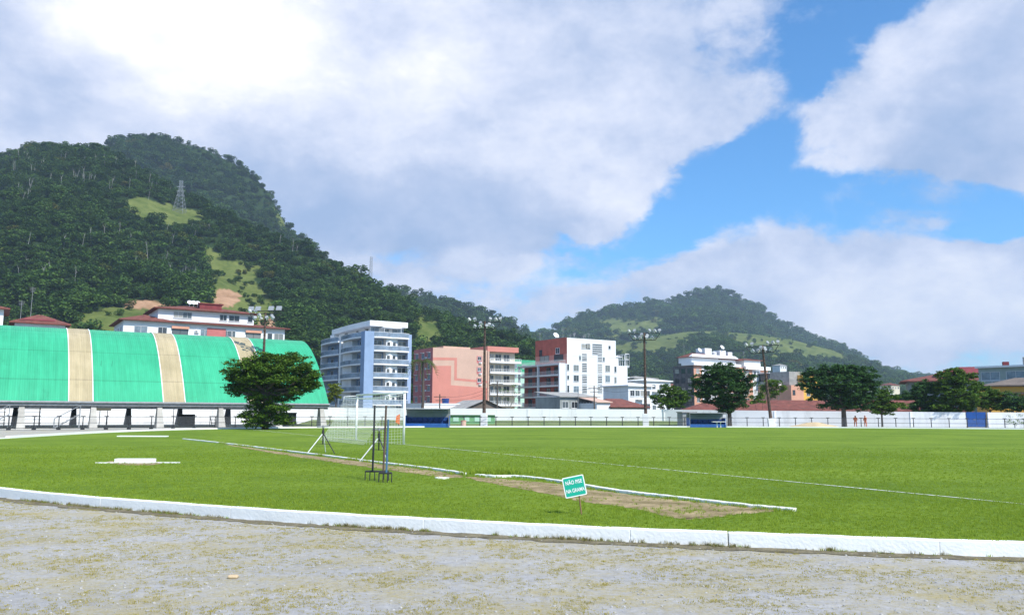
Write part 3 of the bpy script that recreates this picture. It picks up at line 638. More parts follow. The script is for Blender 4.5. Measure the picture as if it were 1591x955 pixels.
h1.bares(100, 9, [[(0, 350), (330, 360), (320, 450), (0, 450)], [(340, 250), (560, 400), (420, 400)], [(20, 240), (200, 260), (280, 310), (20, 320)]], 'pale bare trunks standing among the trees of the near left hill')
# 2: steep peak behind it
h2 = Hill('peak', [(60, 300), (110, 250), (160, 219), (185, 208), (220, 203), (270, 209), (320, 220), (370, 245), (400, 266), (418, 288), (434, 318), (446, 340), (460, 350), (480, 366), (500, 384), (540, 420), (600, 500)],
          [(60, 900), (400, 900), (600, 860)], [(60, 600), (600, 560)], 45, 21, 14, 0.8)
h2.build([[(428, 305), (440, 312), (452, 350), (440, 360), (432, 340)]], [])
h2.forest(6.5, 12.5, 'blue-green forest on the steep rounded peak behind the left hill')
# 3: long low ridge behind the apartment blocks
h3 = Hill('ridge', [(540, 470), (600, 442), (650, 450), (700, 461), (750, 480), (790, 494), (815, 506), (835, 520), (880, 560), (940, 610)],
          [(540, 1050), (940, 1000)], [(540, 600), (940, 640)], 30, 41, 14, 1.0)
h3.build([], []); h3.forest(10, 16, 'dark forest on the low far ridge descending behind the pink block')
# 4: right hill
h4 = Hill('right', [(740, 560), (800, 532), (835, 516), (870, 502), (920, 482), (980, 472), (1040, 464), (1075, 450), (1105, 444), (1140, 453), (1180, 476), (1220, 499), (1260, 519), (1310, 537), (1350, 560), (1395, 576), (1440, 588), (1520, 612)],
          [(740, 1500), (1100, 1800), (1520, 1700)], [(740, 1000), (1520, 1000)], 45, 61, 16, 1.0)
h4.build([[(925, 500), (1010, 492), (1050, 500), (1000, 520), (930, 525)]], []); h4.forest(14, 20, 'far forest over the pointed hill on the right', 0.25)
# 5: grassy shoulder in front of it
h5 = Hill('shoulder', [(820, 600), (880, 560), (950, 530), (1000, 519), (1060, 508), (1110, 506), (1170, 512), (1230, 520), (1290, 537), (1350, 562), (1420, 592), (1500, 615)],
          [(820, 1150), (1110, 1300), (1500, 1250)], [(820, 560), (1100, 600), (1500, 640)], 35, 83, 12, 1.0)
h5.build([[(915, 545), (930, 530), (1000, 514), (1060, 500), (1116, 497), (1116, 520), (1060, 538), (980, 556)], [(1112, 500), (1190, 505), (1290, 527), (1330, 560), (1220, 562), (1150, 542)]], [])
h5.forest(10, 12.5, 'scrubby forest on the grassy shoulder below the pointed hill', 0.10)

# lattice pylon and the mast on the hill
def on_hill(h, px, py):
    best = None
    for Y in np.arange(h.yf.min(), h.yr.max(), 2.0):
        w = W(px, py, Y); z, t = h.z(np.array([w.x]), np.array([w.y]))
        if z[0] >= w.z and t[0] > 0: return Vector((w.x, w.y, z[0]))
    w = W(px, py, float(np.interp(px, [0, 1600], [h.yr[0], h.yr[-1]]))); return w
M['galv'] = mat('galvanised_steel', (0.28, 0.30, 0.32), 0.5, 0.1, 2)
def pylon(loc, H, wb, wt, arms, label, name, cat):
    t = thing(name, label, cat, loc); mb = MB(); th = H * 0.0042
    n = 9; lv = [(H * i / n, (wb + (wt - wb) * min(1, i / n * 1.25)) / 2) for i in range(n + 1)]; cs = ((-1, -1), (1, -1), (1, 1), (-1, 1))
    for (z0, w0), (z1, w1) in zip(lv[:-1], lv[1:]):
        for k in range(4):
            a, b = cs[k], cs[(k + 1) % 4]
            mb.tube((a[0] * w0, a[1] * w0, z0), (a[0] * w1, a[1] * w1, z1), th, th, 4); mb.tube((a[0] * w0, a[1] * w0, z0), (b[0] * w1, b[1] * w1, z1), th * .6, th * .6, 4); mb.tube((b[0] * w0, b[1] * w0, z0), (a[0] * w1, a[1] * w1, z1), th * .6, th * .6, 4); mb.tube((a[0] * w1, a[1] * w1, z1), (b[0] * w1, b[1] * w1, z1), th * .6, th * .6, 4)
    mb.build('lattice_tower', M['galv'], t)
    for z in arms:
        m2 = MB(); m2.tube((-H * .14, 0, z), (H * .14, 0, z), th * .9, th * .9, 4); m2.tube((-H * .14, 0, z), (0, 0, z + H * .05), th * .6, th * .6, 4); m2.tube((H * .14, 0, z), (0, 0, z + H * .05), th * .6, th * .6, 4); m2.build('cross_arm', M['galv'], t)
    return t
p = on_hill(h1, 279, 330); pylon(p - Vector((0, 0, 2)), (330 - 279) / F_PX * p.y + 2, 7.0, 1.6, [], 'grey lattice power pylon standing in the clearing on the near left hill', 'power_pylon', 'pylon')
py_ = bpy.data.objects['power_pylon']; Hh = (330 - 279) / F_PX * p.y
for z in (.62, .76, .9):
    m2 = MB(); z *= Hh; m2.tube((-Hh * .13, 0, z), (Hh * .13, 0, z), .22, .12, 4); m2.tube((-Hh * .13, 0, z), (0, 0, z + Hh * .05), .12, .12, 4); m2.tube((Hh * .13, 0, z), (0, 0, z + Hh * .05), .12, .12, 4); m2.build('cross_arm', M['galv'], py_)
w = W(576, 432, 470); pylon(w - Vector((0, 0, 6)), 34 / F_PX * 470 + 6, 1.6, 1.2, [], 'thin lattice antenna mast on the crest of the left hill', 'antenna_mast', 'mast')

# ------------------------------------------------------------------ town blocks (all stand on the pitch's own grid)
UA = math.atan2(0.54, 0.84); UU = (math.cos(UA), math.sin(UA)); NN = (-math.sin(UA), math.cos(UA))
def ratio(px, py=600): d = ray(px, py); return d.x / d.y
def corner(px, Y, py=600): return Vector((ratio(px, py) * Y, Y, 0.0))
def reach(px0, Y0, px1, D, py=600):
    r0, r1 = ratio(px0, py), ratio(px1, py); return (r1 * Y0 - r0 * Y0) / (D[0] - r1 * D[1])
def zat(py, Y, px=800): return W(px, py, Y).z
_wc = {}
def window_mesh(w, h, style):
    k = (round(w, 2), round(h, 2), style)
    if k in _wc: return _wc[k]
    mb = MB(); g, fr = {'n': ('glass', 'frame'), 'p': ('glass_pale', 'frame'), 'd': ('glass', 'dark'), 'w': ('glass', 'white_clean'), 'r': ('glass', 'rust')}[style if style[0] not in 'l' else 'n']
    f = 0.07
    mb.box(-w / 2, w / 2, -0.012, 0.05, 0, h, 1)                                 # pane
    mb.box(-w / 2 - f, -w / 2, -0.07, 0.05, -f, h + f); mb.box(w / 2, w / 2 + f, -0.07, 0.05, -f, h + f)
    mb.box(-w / 2, w / 2, -0.068, 0.05, -f, 0); mb.box(-w / 2, w / 2, -0.068, 0.05, h, h + f)
    if style[0] == 'l':
        nn = 5
        for i in range(nn): mb.box(-w / 2, w / 2, -0.09, -0.02, h * (i + .55) / nn, h * (i + .98) / nn)
    elif w > 0.9: mb.box(-0.03, 0.03, -0.06, -0.013, 0, h)
    mb.box(-w / 2 - .12, w / 2 + .12, -0.13, 0.02, -f - .08, -f - .002)
    _wc[k] = mb.mesh('window', [M[fr], M[g]]); return _wc[k]
def window(par, face, s, z, w, h, style='n', depth=0.0, name='window'):
    o = link(name, window_mesh(w, h, style), par)
    if face == 'R': o.location = (s, depth, z)
    else: o.location = (depth, s, z); o.rotation_euler = (0, 0, R(-90))
    return o
def ac_unit(par, face, s, z):
    mb = MB(); mb.box(-.4, .4, -.35, 0.02, 0, .5); mb.box(-.34, .1, -.36, -.34, .06, .44, 1); o = mb.build('air_conditioner', [M['white_clean'], M['grey']], par)
    if face == 'R': o.location = (s, 0, z)
    else: o.location = (0, s, z); o.rotation_euler = (0, 0, R(-90))
def rail_mesh(mb, p0, p1, z, h=1.0, mi=0, bars=0.5, r=.025):
    p0 = Vector((*p0, 0)); p1 = Vector((*p1, 0)); L_ = (p1 - p0).length; n = max(1, int(L_ / bars))
    for k in (h, h * .55, .12): mb.tube(p0 + Vector((0, 0, z + k)), p1 + Vector((0, 0, z + k)), r, r, 4, mi)
    for i in range(n + 1): q = p0.lerp(p1, i / n); mb.tube(q + Vector((0, 0, z)), q + Vector((0, 0, z + h)), r * .8, r * .8, 4, mi)
def water_tank(par, x, y, z, r=.8, h=1.0):
    mb = MB(); mb.tube((x, y, z), (x, y, z + h), r * .85, r, 14); mb.tube((x, y, z + h), (x, y, z + h * 1.25), r * 1.02, r * .3, 14); mb.build('water_tank', M['white_clean'], par)
def dish(par, x, y, z, r=.7):
    mb = MB(); vs = [(0, 0, 0)]; n = 12
    for k in (1, 2):
        for i in range(n): a = 2 * math.pi * i / n; rr = r * k / 2; vs.append((math.cos(a) * rr, -(rr * rr) / r * .35, math.sin(a) * rr))
    fs = [(0, 1 + i, 1 + (i + 1) % n) for i in range(n)] + [(1 + i, 1 + n + i, 1 + n + (i + 1) % n, 1 + (i + 1) % n) for i in range(n)]
    mt = Matrix.Rotation(R(-35), 4, 'X'); mb.add([Vector((x, y, z + r + .3)) + mt @ Vector(v) for v in vs], fs); mb.tube((x, y + .1, z), (x, y + .1, z + r + .3), .05, .05, 5)
    mb.tube((x, y, z + r + .3), Vector((x, y, z + r + .3)) + mt @ Vector((0, -r * .9, 0)), .03, .03, 4); mb.build('satellite_dish', M['white_clean'], par)
def aerial(par, x, y, z, h=3):
    mb = MB(); mb.tube((x, y, z), (x, y, z + h), .05, .03, 5)
    for k in range(4): mb.tube((x - .5 + k * .06, y, z + h - .15 - k * .22), (x + .5 - k * .06, y, z + h - .15 - k * .22), .025, .025, 4)
    mb.build('aerial', M['grey'], par)

# ---- red-roofed white block behind the arena
Y0 = 150; c = corner(192, Y0, 500); a = reach(192, Y0, 443, UU, 500); ze = zat(499, Y0)
t = thing('apartment_house', 'long white apartment block with stepped red tiled roofs above the green arena roof', 'building', c, UA); TW = t
b = 14
mb = MB(); mb.box(0, a, 0, b, 0, ze); mb.box(a * .20, a * .80, 1.2, b - 1, ze + .6, ze + 2.75); mb.build('wall', M['white'], t)
rf = MB().hip(-.9, a * .30, -.9, b + .9, ze, ze + 1.7).hip(a * .30 + .01, a + .9, -.9, b + .9, ze - .01, ze + 1.5); rf.build('roof', M['tile'], t)
MB().hip(a * .20 - .9, a * .80 + .9, .2, b, ze + 2.75, ze + 4.3).build('roof', M['tile'], t)
MB().box(a * .46, a * .60, 3, 6, ze + 3.4, ze + 4.5).hip(a * .45, a * .61, 2.8, 6.2, ze + 4.5, ze + 4.75).build('roof_box', M['tile_red'], t)
for x in (a * .40, a * .425, a * .45): dish(t, x, 3.6, ze + 3.8, .5)
for fl in range(5):
    z = ze - 2.3 - fl * 2.9
    for s, w in ((.10, 2.2), (.225, 1.5), (.48, 1.5), (.62, 2.0), (.66, .7), (.90, .9), (.96, 1.8)): window(t, 'R', s * a, z, w, 1.3, 'p' if s in (.10, .48) else 'n')
    for s in (.33, .79):                                            # loggias with brick-red parapets
        MB().box(s * a - 1.6, s * a + 1.6, -.35, 0.0, z - .9, z + .1).box(s * a - 1.6, s * a + 1.6, -.36, -.25, z + 1.2, z + 1.7).build('balcony', M['orange_wall'], t)
        window(t, 'R', s * a, z + .15, 2.8, .95, 'd')
    MB().box(.555 * a - 1.9, .555 * a + 1.7, -.12, 0.0, z - .9, z + 1.7).build('shutter', M['deep_coral'], t)
for s, w in ((.32, 1.6), (.375, 1.6), (.60, 1.3), (.67, 2.0), (.775, .9)): window(t, 'R', s * a, ze + 1.2, w, 1.1, 'n', 1.2)
ac_unit(t, 'R', .43 * a, ze - 1.7)
for k in range(3): window(t, 'L', b * (k + .7) / 3.5, ze - 2.3, 1.2, 1.2)

# ---- red-roofed house at the far left and the white gable beside it
c = corner(15, 128, 490); t = thing('house', 'low house under a bright red and brown tiled roof left of the white block', 'house', c, UA); a = reach(15, 128, 112, UU, 500); z = zat(503, 128)
MB().box(.8, a - .8, .8, 9, 0, z).build('wall', M['white'], t); MB().hip(0, a, 0, 10, z, z + 1.9, inx=4).build('roof', M['tile'], t)
MB().add([(1.2, 0.9, z + .62), (6.5, 0.9, z + .62), (6.5, 3.0, z + 1.28), (3.2, 3.0, z + 1.28)], [(0, 1, 2, 3)]).build('roof_sheet', M['tile_red'], t)
for k in range(5): window(t, 'R', 2 + k * (a - 4) / 4, z - 2, 1.2, 1.1, depth=.8)
aerial(t, 3.0, 4, z + 1, 5.5); aerial(t, 1.6, 5, z + 1, 3.2)
c = corner(12, 120, 500) - Vector((UU[0], UU[1], 0)) * 14; t = thing('house', 'white house with a tiled eave cut by the left edge of the photo', 'house', c, UA); z = zat(484, 120)
MB().box(0, 13.4, 0, 9, 0, z).build('wall', M['white'], t); MB().hip(-.7, 14.2, -.8, 9.8, z, z + 1.6).build('roof', M['tile'], t); MB().box(11.3, 12.1, 3, 3.8, z + .5, z + 2.6).build('chimney', M['dark_wall'], t)
window(t, 'R', 5, z - 2.2, 1.5, 1.3); window(t, 'R', 9, z - 2.2, 1.5, 1.3)

# ---- blue and white block with curved balconies
Y0 = 174; c = corner(567, Y0, 560); a = reach(567, Y0, 640, UU, 560); b = reach(567, Y0, 498, NN, 560); zt = zat(522.5, Y0)
t = thing('apartment_tower', 'blue and white apartment block with stacked balconies and white penthouse', 'building', c, UA)
nf = 8; fh = 2.95; rec = 1.6
MB().box(rec, a - .6, rec, b - .6, 0, zt).build('wall', M['blue_wall'], t)
MB().box(-.25, 1.9, -.25, 1.9, 0, zt + 1.1).build('corner_pier', M['blue_wall'], t)
MB().box(a - .9, a, .3, 2.4, 0, zt + .9).build('corner_pier', M['pale_blue'], t)
MB().box(a * .44, a * .68, .05, rec + .4, 0, zt - .3).build('stair_bay', M['white_clean'], t)
MB().box(.02, rec + .4, b * .52, b * .56, 0, zt).build('party_wall', M['white'], t); MB().box(.02, rec + .4, b - .5, b - .1, 0, zt).build('party_wall', M['white'], t); MB().box(.3, rec + .3, b * .30, b * .50, 0, zt - .2).build('party_wall', M['white'], t)
for k in range(nf + 1):
    z = zt - k * fh
    if z < 0.6: break
    n = 10
    def curve(x0, x1, d): return [(x0 + (x1 - x0) * i / n, -d * math.sin(math.pi * (0.12 + .76 * i / n))) for i in range(n + 1)]
    for x0, x1 in ((1.9, a * .53), (a * .53, a - .9)):
        cv = curve(x0, x1, .9); mb = MB(); mb.prism([(x, y) for x, y in cv] + [(x1, rec), (x0, rec)], z - .28, z + .04); f = mb.build('balcony_slab', M['white_clean'], t)
        m2 = MB()
        for p, q in zip(cv[:-1], cv[1:]): m2.add([(p[0], p[1] + .06, z + .08), (q[0], q[1] + .06, z + .08), (q[0], q[1] + .06, z + .95), (p[0], p[1] + .06, z + .95), (p[0], p[1] + .09, z + .08), (q[0], q[1] + .09, z + .08), (q[0], q[1] + .09, z + .95), (p[0], p[1] + .09, z + .95)], [(0, 1, 2, 3), (7, 6, 5, 4), (3, 2, 6, 7)])
        for p, q in zip(cv[:-1], cv[1:]): m2.tube((p[0], p[1] + .07, z + 1), (q[0], q[1] + .07, z + 1), .05, .05, 4, 1)
        m2.build('balustrade', [M['rail_glass'], M['white_clean']], f)
    for y0, y1 in ((1.9, b * .5), (b * .56, b - .6)):
        cv = [(-.9 * math.sin(math.pi * (.1 + .8 * i / n)), y0 + (y1 - y0) * i / n) for i in range(n + 1)]; mb = MB(); mb.prism([(rec, y0)] + cv + [(rec, y1)], z - .28, z + .04); f = mb.build('balcony_slab', M['white_clean'], t)
        m2 = MB()
        for p, q in zip(cv[:-1], cv[1:]):
            m2.add([(p[0] + .06, p[1], z + .08), (q[0] + .06, q[1], z + .08), (q[0] + .06, q[1], z + .95), (p[0] + .06, p[1], z + .95)], [(0, 1, 2, 3)]); m2.tube((p[0] + .07, p[1], z + 1), (q[0] + .07, q[1], z + 1), .05, .05, 4, 1)
        m2.build('balustrade', [M['rail_glass'], M['white_clean']], f)
    if k:
        for s, w in ((.16, 1.0), (.30, 2.2), (.84, 1.8)): window(t, 'R', s * a, z + .1, w, 2.1, 'w', rec, 'balcony_door')
        for s in (.49, .61): window(t, 'R', s * a, z + 1.35, .45, .45, 'd', .05)
        for s, w in ((.22, 1.6), (.68, 2.0), (.86, 1.6)): window(t, 'L', s * b, z + .1, w, 2.1, 'w', rec, 'balcony_door')
pz = zt
MB().box(3.2, a - 1.2, 3.0, b - 3.4, pz, pz + 2.5).build('penthouse', M['white_clean'], t)
MB().prism([(1.6, 1.6), (a - .5, 1.4), (a - .3, b - 3), (a * .5, b - 1.6), (2.2, b - 1.2), (1.4, b * .5)], pz + 2.5, pz + 3.7).box(2.0, 6.0, b - 3.2, b - .8, pz + .1, pz + 2.4).build('penthouse_roof', M['white_clean'], t)
for s, w in ((.30, 1.8), (.55, 1.2), (.80, 2.6)): window(t, 'R', s * a, pz + .3, w, 2.1, 'p', 3.0, 'penthouse_door')
for s, w in ((.25, 1.8), (.45, 1.2), (.7, 2)): window(t, 'L', s * b, pz + .4, w, 1.9, 'n', 3.2, 'penthouse_door')
MB().hip(a * .38, a * .78, .0, 3.2, pz + 2.1, pz + 2.9, .08).tube((a * .4, .2, pz), (a * .4, .2, pz + 2.1), .06, .06, 5).tube((a * .76, .2, pz), (a * .76, .2, pz + 2.1), .06, .06, 5).build('awning', M['white'], t)

# ---- pink block: windowless painted gable, then a balconied wing
Y0 = 212; c = corner(672.5, Y0, 560); a = reach(672.5, Y0, 757, UU, 560); b = reach(672.5, Y0, 643, NN, 560); zt = zat(540, Y0)
t = thing('apartment_block', 'pink apartment block with coral stepped bands painted on its blank side', 'building', c, UA)
MB().box(0, a, 0, b, 0, zt).box(a * .28, a * .78, 3, 8, zt, zt + .8).build('wall', M['pink'], t)
def pxz(px, py, face='R'):      # where the painted bands stand on the facade
    s = reach(672.5, Y0, px, UU, py); return s, zat(py, Y0 + s * UU[1], px)
k = M['coral']
def band(pts, name='painted_band', m=k):
    mb = MB(); n = len(pts); mb.add([(s, -.02, z) for s, z in pts] + [(s, 0.01, z) for s, z in pts], [tuple(range(n))] + [(i, n + i, n + (i + 1) % n, (i + 1) % n) for i in range(n)]); mb.build(name, m, t)
sA, z1 = pxz(673, 570); sB, z2 = pxz(701, 600)
x1, zA = pxz(701, 568); x2, zB = pxz(701, 598); zt3 = zat(597, Y0 + a * .5)
band([(0.02, .1), (a - .02, .1), (a - .02, zB - .5), (x1, zB), (x1, zA), (0.02, zA - .2)])
x3, _ = pxz(706, 560); x4, _ = pxz(710, 560); zC = zA + 1.5
band([(0.02, zC - .2), (0.02, zC + .55), (x4, zC + .7), (x4, zB + 1.9), (a - .02, zB + 1.4), (a - .02, zB + .8), (x3, zB + 1.3), (x3, zC)])
for i, zz in enumerate((zt - 3.5, zt - 6.5, zt - 9.4)):
    MB().box(a * .80, a * .90, -.03, .01, zz - .1, zz + 1.8).build('window_surround', M['deep_coral'], t); window(t, 'R', a * .85, zz + .7, 1.0, .9, 'n', -.03); ac_unit(t, 'R', a * .86, zz - .3)
MB().box(-.04, 0.01, 0, b, 0, zt - .02).build('darker_side', M['deep_coral'], t)  # left face in deeper coral: its shade is put into the colour
for i in range(7):
    for s in (.18, .5, .82): window(t, 'L', s * b, zt - 2.6 - i * 2.9, 1.3, 1.2, 'p', -.04); MB().box(-.5, -.05, s * b - .9, s * b + .9, zt - 1.2 - i * 2.9, zt - 1.1 - i * 2.9).build('sunshade', M['white'], t)
    ac_unit(t, 'L', .33 * b, zt - 2.8 - i * 2.9)
c2 = c + Vector((UU[0], UU[1], 0)) * (a + .02); Y2 = c2.y; a2 = reach(757.5, Y2, 805, UU, 560)
t = thing('apartment_block', 'cream wing with white balconies and a coral parapet beside the pink side wall', 'building', c2, UA)
zt = zat(548, Y2 + 6); MB().box(0, a2, 1.6, b, 0, zt).build('wall', M['cream'], t); MB().box(-.0, a2 + .2, -.1, b + .1, zt, zt + 1.4).build('parapet', M['coral'], t); MB().box(0.02, .5, -.3, 1.6, 0, zt).build('end_pier', M['pink'], t)
for i in range(7):
    z = zt - 2.95 * (i + 1); f = MB().box(.5, a2 + .6, -.9, 1.6, z - .2, z + .02).build('balcony_slab', M['white_clean'], t); m2 = MB().box(.5, a2 + .6, -.9, -.8, z + .02, z + .35); rail_mesh(m2, (.5, -.85), (a2 + .6, -.85), z + .1, .95, 0, .7, .05); m2.build('balustrade', M['white_clean'], f)
    for s in (.2, .45, .72): window(t, 'R', s * a2, z + .1, 1.9, 2.2, 'n', 1.6, 'balcony_door')
# ---- green block behind
Y0 = 262; c = corner(792, Y0, 560); a = reach(792, Y0, 850, UU, 560); zt = zat(558, Y0)
t = thing('office_block', 'mint green block with a dark green top storey behind the cream wing', 'building', c, UA)
MB().box(0, a, 0, 16, 0, zt - 4.0).build('wall', M['mint'], t); MB().box(0, a, 0, 16, zt - 3.98, zt).build('top_storey', M['green_wall'], t)
for i in range(5):
    for k in range(4): window(t, 'R', 2 + k * (a - 4) / 3, zt - 2.8 - 3.1 * i, 1.4, 1.2, 'p')

# ---- white block with the red top
Y0 = 220; c = corner(881, Y0, 560); a = reach(881, Y0, 957, UU, 560); b = reach(881, Y0, 832, NN, 560); zt = zat(524, Y0)
t = thing('apartment_block', 'tall white apartment block with a red painted top storey and open loggias', 'building', c, UA)
fl = 3.05; zr = zat(549, Y0); zl = zat(564, Y0); low = zl
MB().box(0, a, 0, b, low, zt).box(a * .0, a * .0 + .01, 0, .01, low, low + .01).build('upper_wall', M['white'], t)
a3 = reach(881, Y0, 975, UU, 600); bw = reach(881, Y0, 815, NN, 600); cx_ = -3.6
MB().box(cx_ + 3.4, a3, 0.01, b + 2, 0, low).build('wall', M['white'], t)
MB().box(-.04, 0.0, -.03, b, zr, zt + .12).build('red_facing', M['red_wall'], t)
window(t, 'L', b * .28, zt - 4.1, 1.7, 1.5, 'w', -.04); window(t, 'L', b * .82, zt - 4.3, 1.3, 1.6, 'd', -.04)
MB().box(-.03, 0, 0, b, low - .2, zr - .002).build('brick_facing', M['coral'], t)
for s, w in ((.25, 4.2), (.7, 4.4), ): window(t, 'L', s * b, low + 1.0, w, 1.6, 'd', -.03)
# loggia stack on the left face
nl = 5; bb = reach(881, Y0, 815, NN, 600)
MB().box(-0.6, 0.0, -.01, bb, 0, low - 2.95 * 0).build('rear_loggia_wall', M['red_wall'], t) if False else None
for i in range(nl + 1):
    z = low - 2.95 * i
    if z < .5: break
    f = MB().box(-2.6, .2, .4, bb, z - .38, z).build('balcony_slab', M['white'], t); m2 = MB(); rail_mesh(m2, (-2.5, .5), (-2.5, bb), z, .95, 0, .35, .03); rail_mesh(m2, (-2.5, .5), (-.1, .5), z, .95, 0, .35, .03); m2.build('balustrade', M['white'], f)
    if i:
        MB().box(-.25, .15, .45, bb - .2, z, z + 2.55).build('loggia_wall', M['red_wall'], t)
        for s in (.22, .40, .66, .84): window(t, 'L', s * bb, z + .1, 1.9, 2.1, 'r' if s < .5 else 'd', -.25, 'loggia_door')
for s in (.5, .0, .98): MB().box(-2.62, -2.1, s * (bb - .5) + .0, s * (bb - .5) + .5, 0, low).build('column', M['white'], t)
MB().box(-2.4, -.3, .2, .38, 0, low - .4).build('end_wall', M['white'], t)
def wz(py): return zat(py, Y0 + 9)
rows = {0.30: [(557, .6, 1.3), (572, .6, 1.3), (587, .6, 1.0), (603, .6, 1.3)], }
def Rs(px, py=570): return reach(881, Y0, px, UU, py)
for px, py, w, h, st in [(908, 541, 2.0, 1.2, 'n'), (914, 541, 1.2, 1.2, 'd'), (928, 550, 3.4, 3.0, 'l'), (947, 542, .7, .9, 'n'),
                         (901, 559, .6, 1.3, 'n'), (908, 560, 1.6, 2.0, 'l'), (932, 561, 1.5, 2.0, 'l'), (938, 561, .6, 1.2, 'n'),
                         (882.5, 575, .6, 1.6, 'n'), (895, 576, 1.7, 1.6, 'n'), (908, 577, 1.6, 2.4, 'l'), (932, 578, 1.5, 2.4, 'l'), (944, 577, 1.6, 1.7, 'n'), (956, 578, .7, 1.6, 'n'),
                         (882.5, 589, .6, 1.0, 'n'), (895, 592, 1.7, 1.6, 'n'), (908, 594, 1.6, 2.4, 'l'), (932, 594, 1.5, 2.4, 'l'), (944, 593, 1.6, 1.9, 'p'), (956, 595, .7, 1.7, 'n'),
                         (882.5, 609, .6, 1.8, 'n'), (895, 609, 1.7, 1.6, 'p'), (908, 610, 1.6, 2.4, 'l'), (932, 610, 1.5, 2.4, 'l'), (944, 610, 1.6, 1.7, 'p'), (956, 611, .7, 1.6, 'n'), (956, 625, .7, 1.3, 'n')]:
    s = Rs(px, py); window(t, 'R', s, zat(py, Y0 + s * UU[1], px), w, h, st, 0 if py < 564 else .01)
for k in (zr - .5, low - 3, low - 5.95, low - 8.9): MB().box(.02, a3 if k < low else a, -.05, .01, k, k + .12).build('string_course', M['white'], t)
# right-hand terraces and their glazed guard
for i in range(4): MB().box(a3 - 1.5, a3 + 1.6, 1, 7, low - 3 * i - .3 - .01, low - 3 * i - .01).build('balcony_slab', M['white'], t)
mb = MB(); rail_mesh(mb, (a3 - .2, .6), (a3 + 1.5, .9), low, 3.6, 0, .9, .09); rail_mesh(mb, (a3 + 1.5, .9), (a3 + 1.5, 6), low, 3.6, 0, .9, .09); mb.build('terrace_frame', M['white_clean'], t)
MB().box(a, a + 2.2, 1.5, 9, low + .0, low + 2.6).hip(a - .1, a + 3.4, 1.2, 9, low + 2.6, low + 3.2, .1).build('terrace_room', M['white'], t)
for i, x in enumerate((.15, .27, .33, .42, .5, .62)): aerial(t, a * x, 2 + i % 3, zt, 1.2 + .5 * (i % 3))
aerial(t, 2, b * .3, zt, 3.2); dish(t, a * .1, b * .5, zt, .9); aerial(t, .5, b * .9, zt, 2.6)

# ---- small houses in front of it
Y0 = 150; c = corner(870, Y0, 620); a = reach(870, Y0, 928, UU, 620); zt = zat(616, Y0)
t = thing('house', 'low grey house with a weathered sheet roof in front of the tall white block', 'house', c, UA); MB().box(0, a, 0, 8, 0, zt).build('wall', M['grey_wall'], t)
MB().add([(-.4, -.5, zt), (a + .4, -.5, zt), (a + .4, 8, zt + 1.0), (-.4, 8, zt + 1.0), (-.4, -.5, zt + .12), (a + .4, -.5, zt + .12), (a + .4, 8, zt + 1.12), (-.4, 8, zt + 1.12)], [(3, 2, 1, 0), (4, 5, 6, 7), (0, 1, 5, 4), (3, 0, 4, 7), (1, 2, 6, 5), (2, 3, 7, 6)]).build('roof', M['asbestos'], t)
for k in range(4): window(t, 'R', 1.2 + k * (a - 2.4) / 3, zt - 2.0, 1.3, 1.1, 'n')
MB().tube((a * .42, -.7, zt - 2.5), (a * .42, -.7, zt + 1.6), .05, .05, 5).build('mast', M['grey'], t)
c = corner(927, 148, 620); a = reach(927, 148, 948, UU, 620); t = thing('house', 'small white lean-to with a sloping roof right of the grey house', 'house', c, UA); z = zat(622, 148)
MB().box(0, a, 0, 7, 0, z - .4).add([(0, 0, z - .4), (a, 0, z - .4), (a, 0, z - .2), (0, 0, z - .2)], [(0, 1, 2, 3)]).build('wall', M['white'], t)
MB().add([(-.3, -.4, z - .3), (a + .3, -.4, z - .3), (a + .3, 7, z + .9), (-.3, 7, z + .9), (-.3, -.4, z - .18), (a + .3, -.4, z - .18), (a + .3, 7, z + 1.02), (-.3, 7, z + 1.02)], [(3, 2, 1, 0), (4, 5, 6, 7), (0, 1, 5, 4), (3, 0, 4, 7), (1, 2, 6, 5), (2, 3, 7, 6)]).build('roof', M['pink'], t)
c = corner(949, 150, 620); a = reach(949, 150, 1003, UU, 620); t = thing('house', 'low house with a rusty brown pitched roof left of the second floodlight pole', 'house', c, UA); z = zat(632, 150)
MB().box(0, a, 0, 8, 0, z).build('wall', M['asbestos'], t); MB().hip(-.6, a + .6, -.7, 9, z, z + 1.7, .14, inx=3).build('roof', M['tile'], t); window(t, 'R', a * .6, z - 1.3, 2.2, 1.0)
Y0 = 138; c = corner(716, Y0, 620); a = reach(716, Y0, 788, UU, 625); z = zat(637, Y0)
t = thing('shed', 'dark weathered shed with a low gabled roof behind the wall below the cream wing', 'shed', c, UA)
MB().box(0, a, 0, 7, 0, z).add([(0, 0, z), (a, 0, z), (a * .5, 0, z + 1.7)], [(0, 1, 2)]).build('wall', M['brown_roof'], t)
MB().add([(-.4, -.5, z - .1), (a * .5, -.5, z + 1.8), (a * .5, 7.5, z + 1.8), (-.4, 7.5, z - .1), (a + .4, -.5, z - .1), (a + .4, 7.5, z - .1)], [(0, 1, 2, 3), (1, 4, 5, 2)]).build('roof', M['asbestos'], t)
c = corner(655, 140, 630); a = reach(655, 140, 715, UU, 630); z = zat(626.5, 140); t = thing('house', 'low white house with a flat parapet in front of the pink block', 'house', c, UA)
MB().box(0, a, 0, 8, 0, z - .2).box(-.1, a + .1, -.1, 8.1, z - .2, z).build('wall', M['white'], t)
mb = MB(); mb.tube((a * .75, 2, z), (a * .75, 2, z + .9), .6, .7, 12); mb.build('water_tank', M['seat_blue'], t)

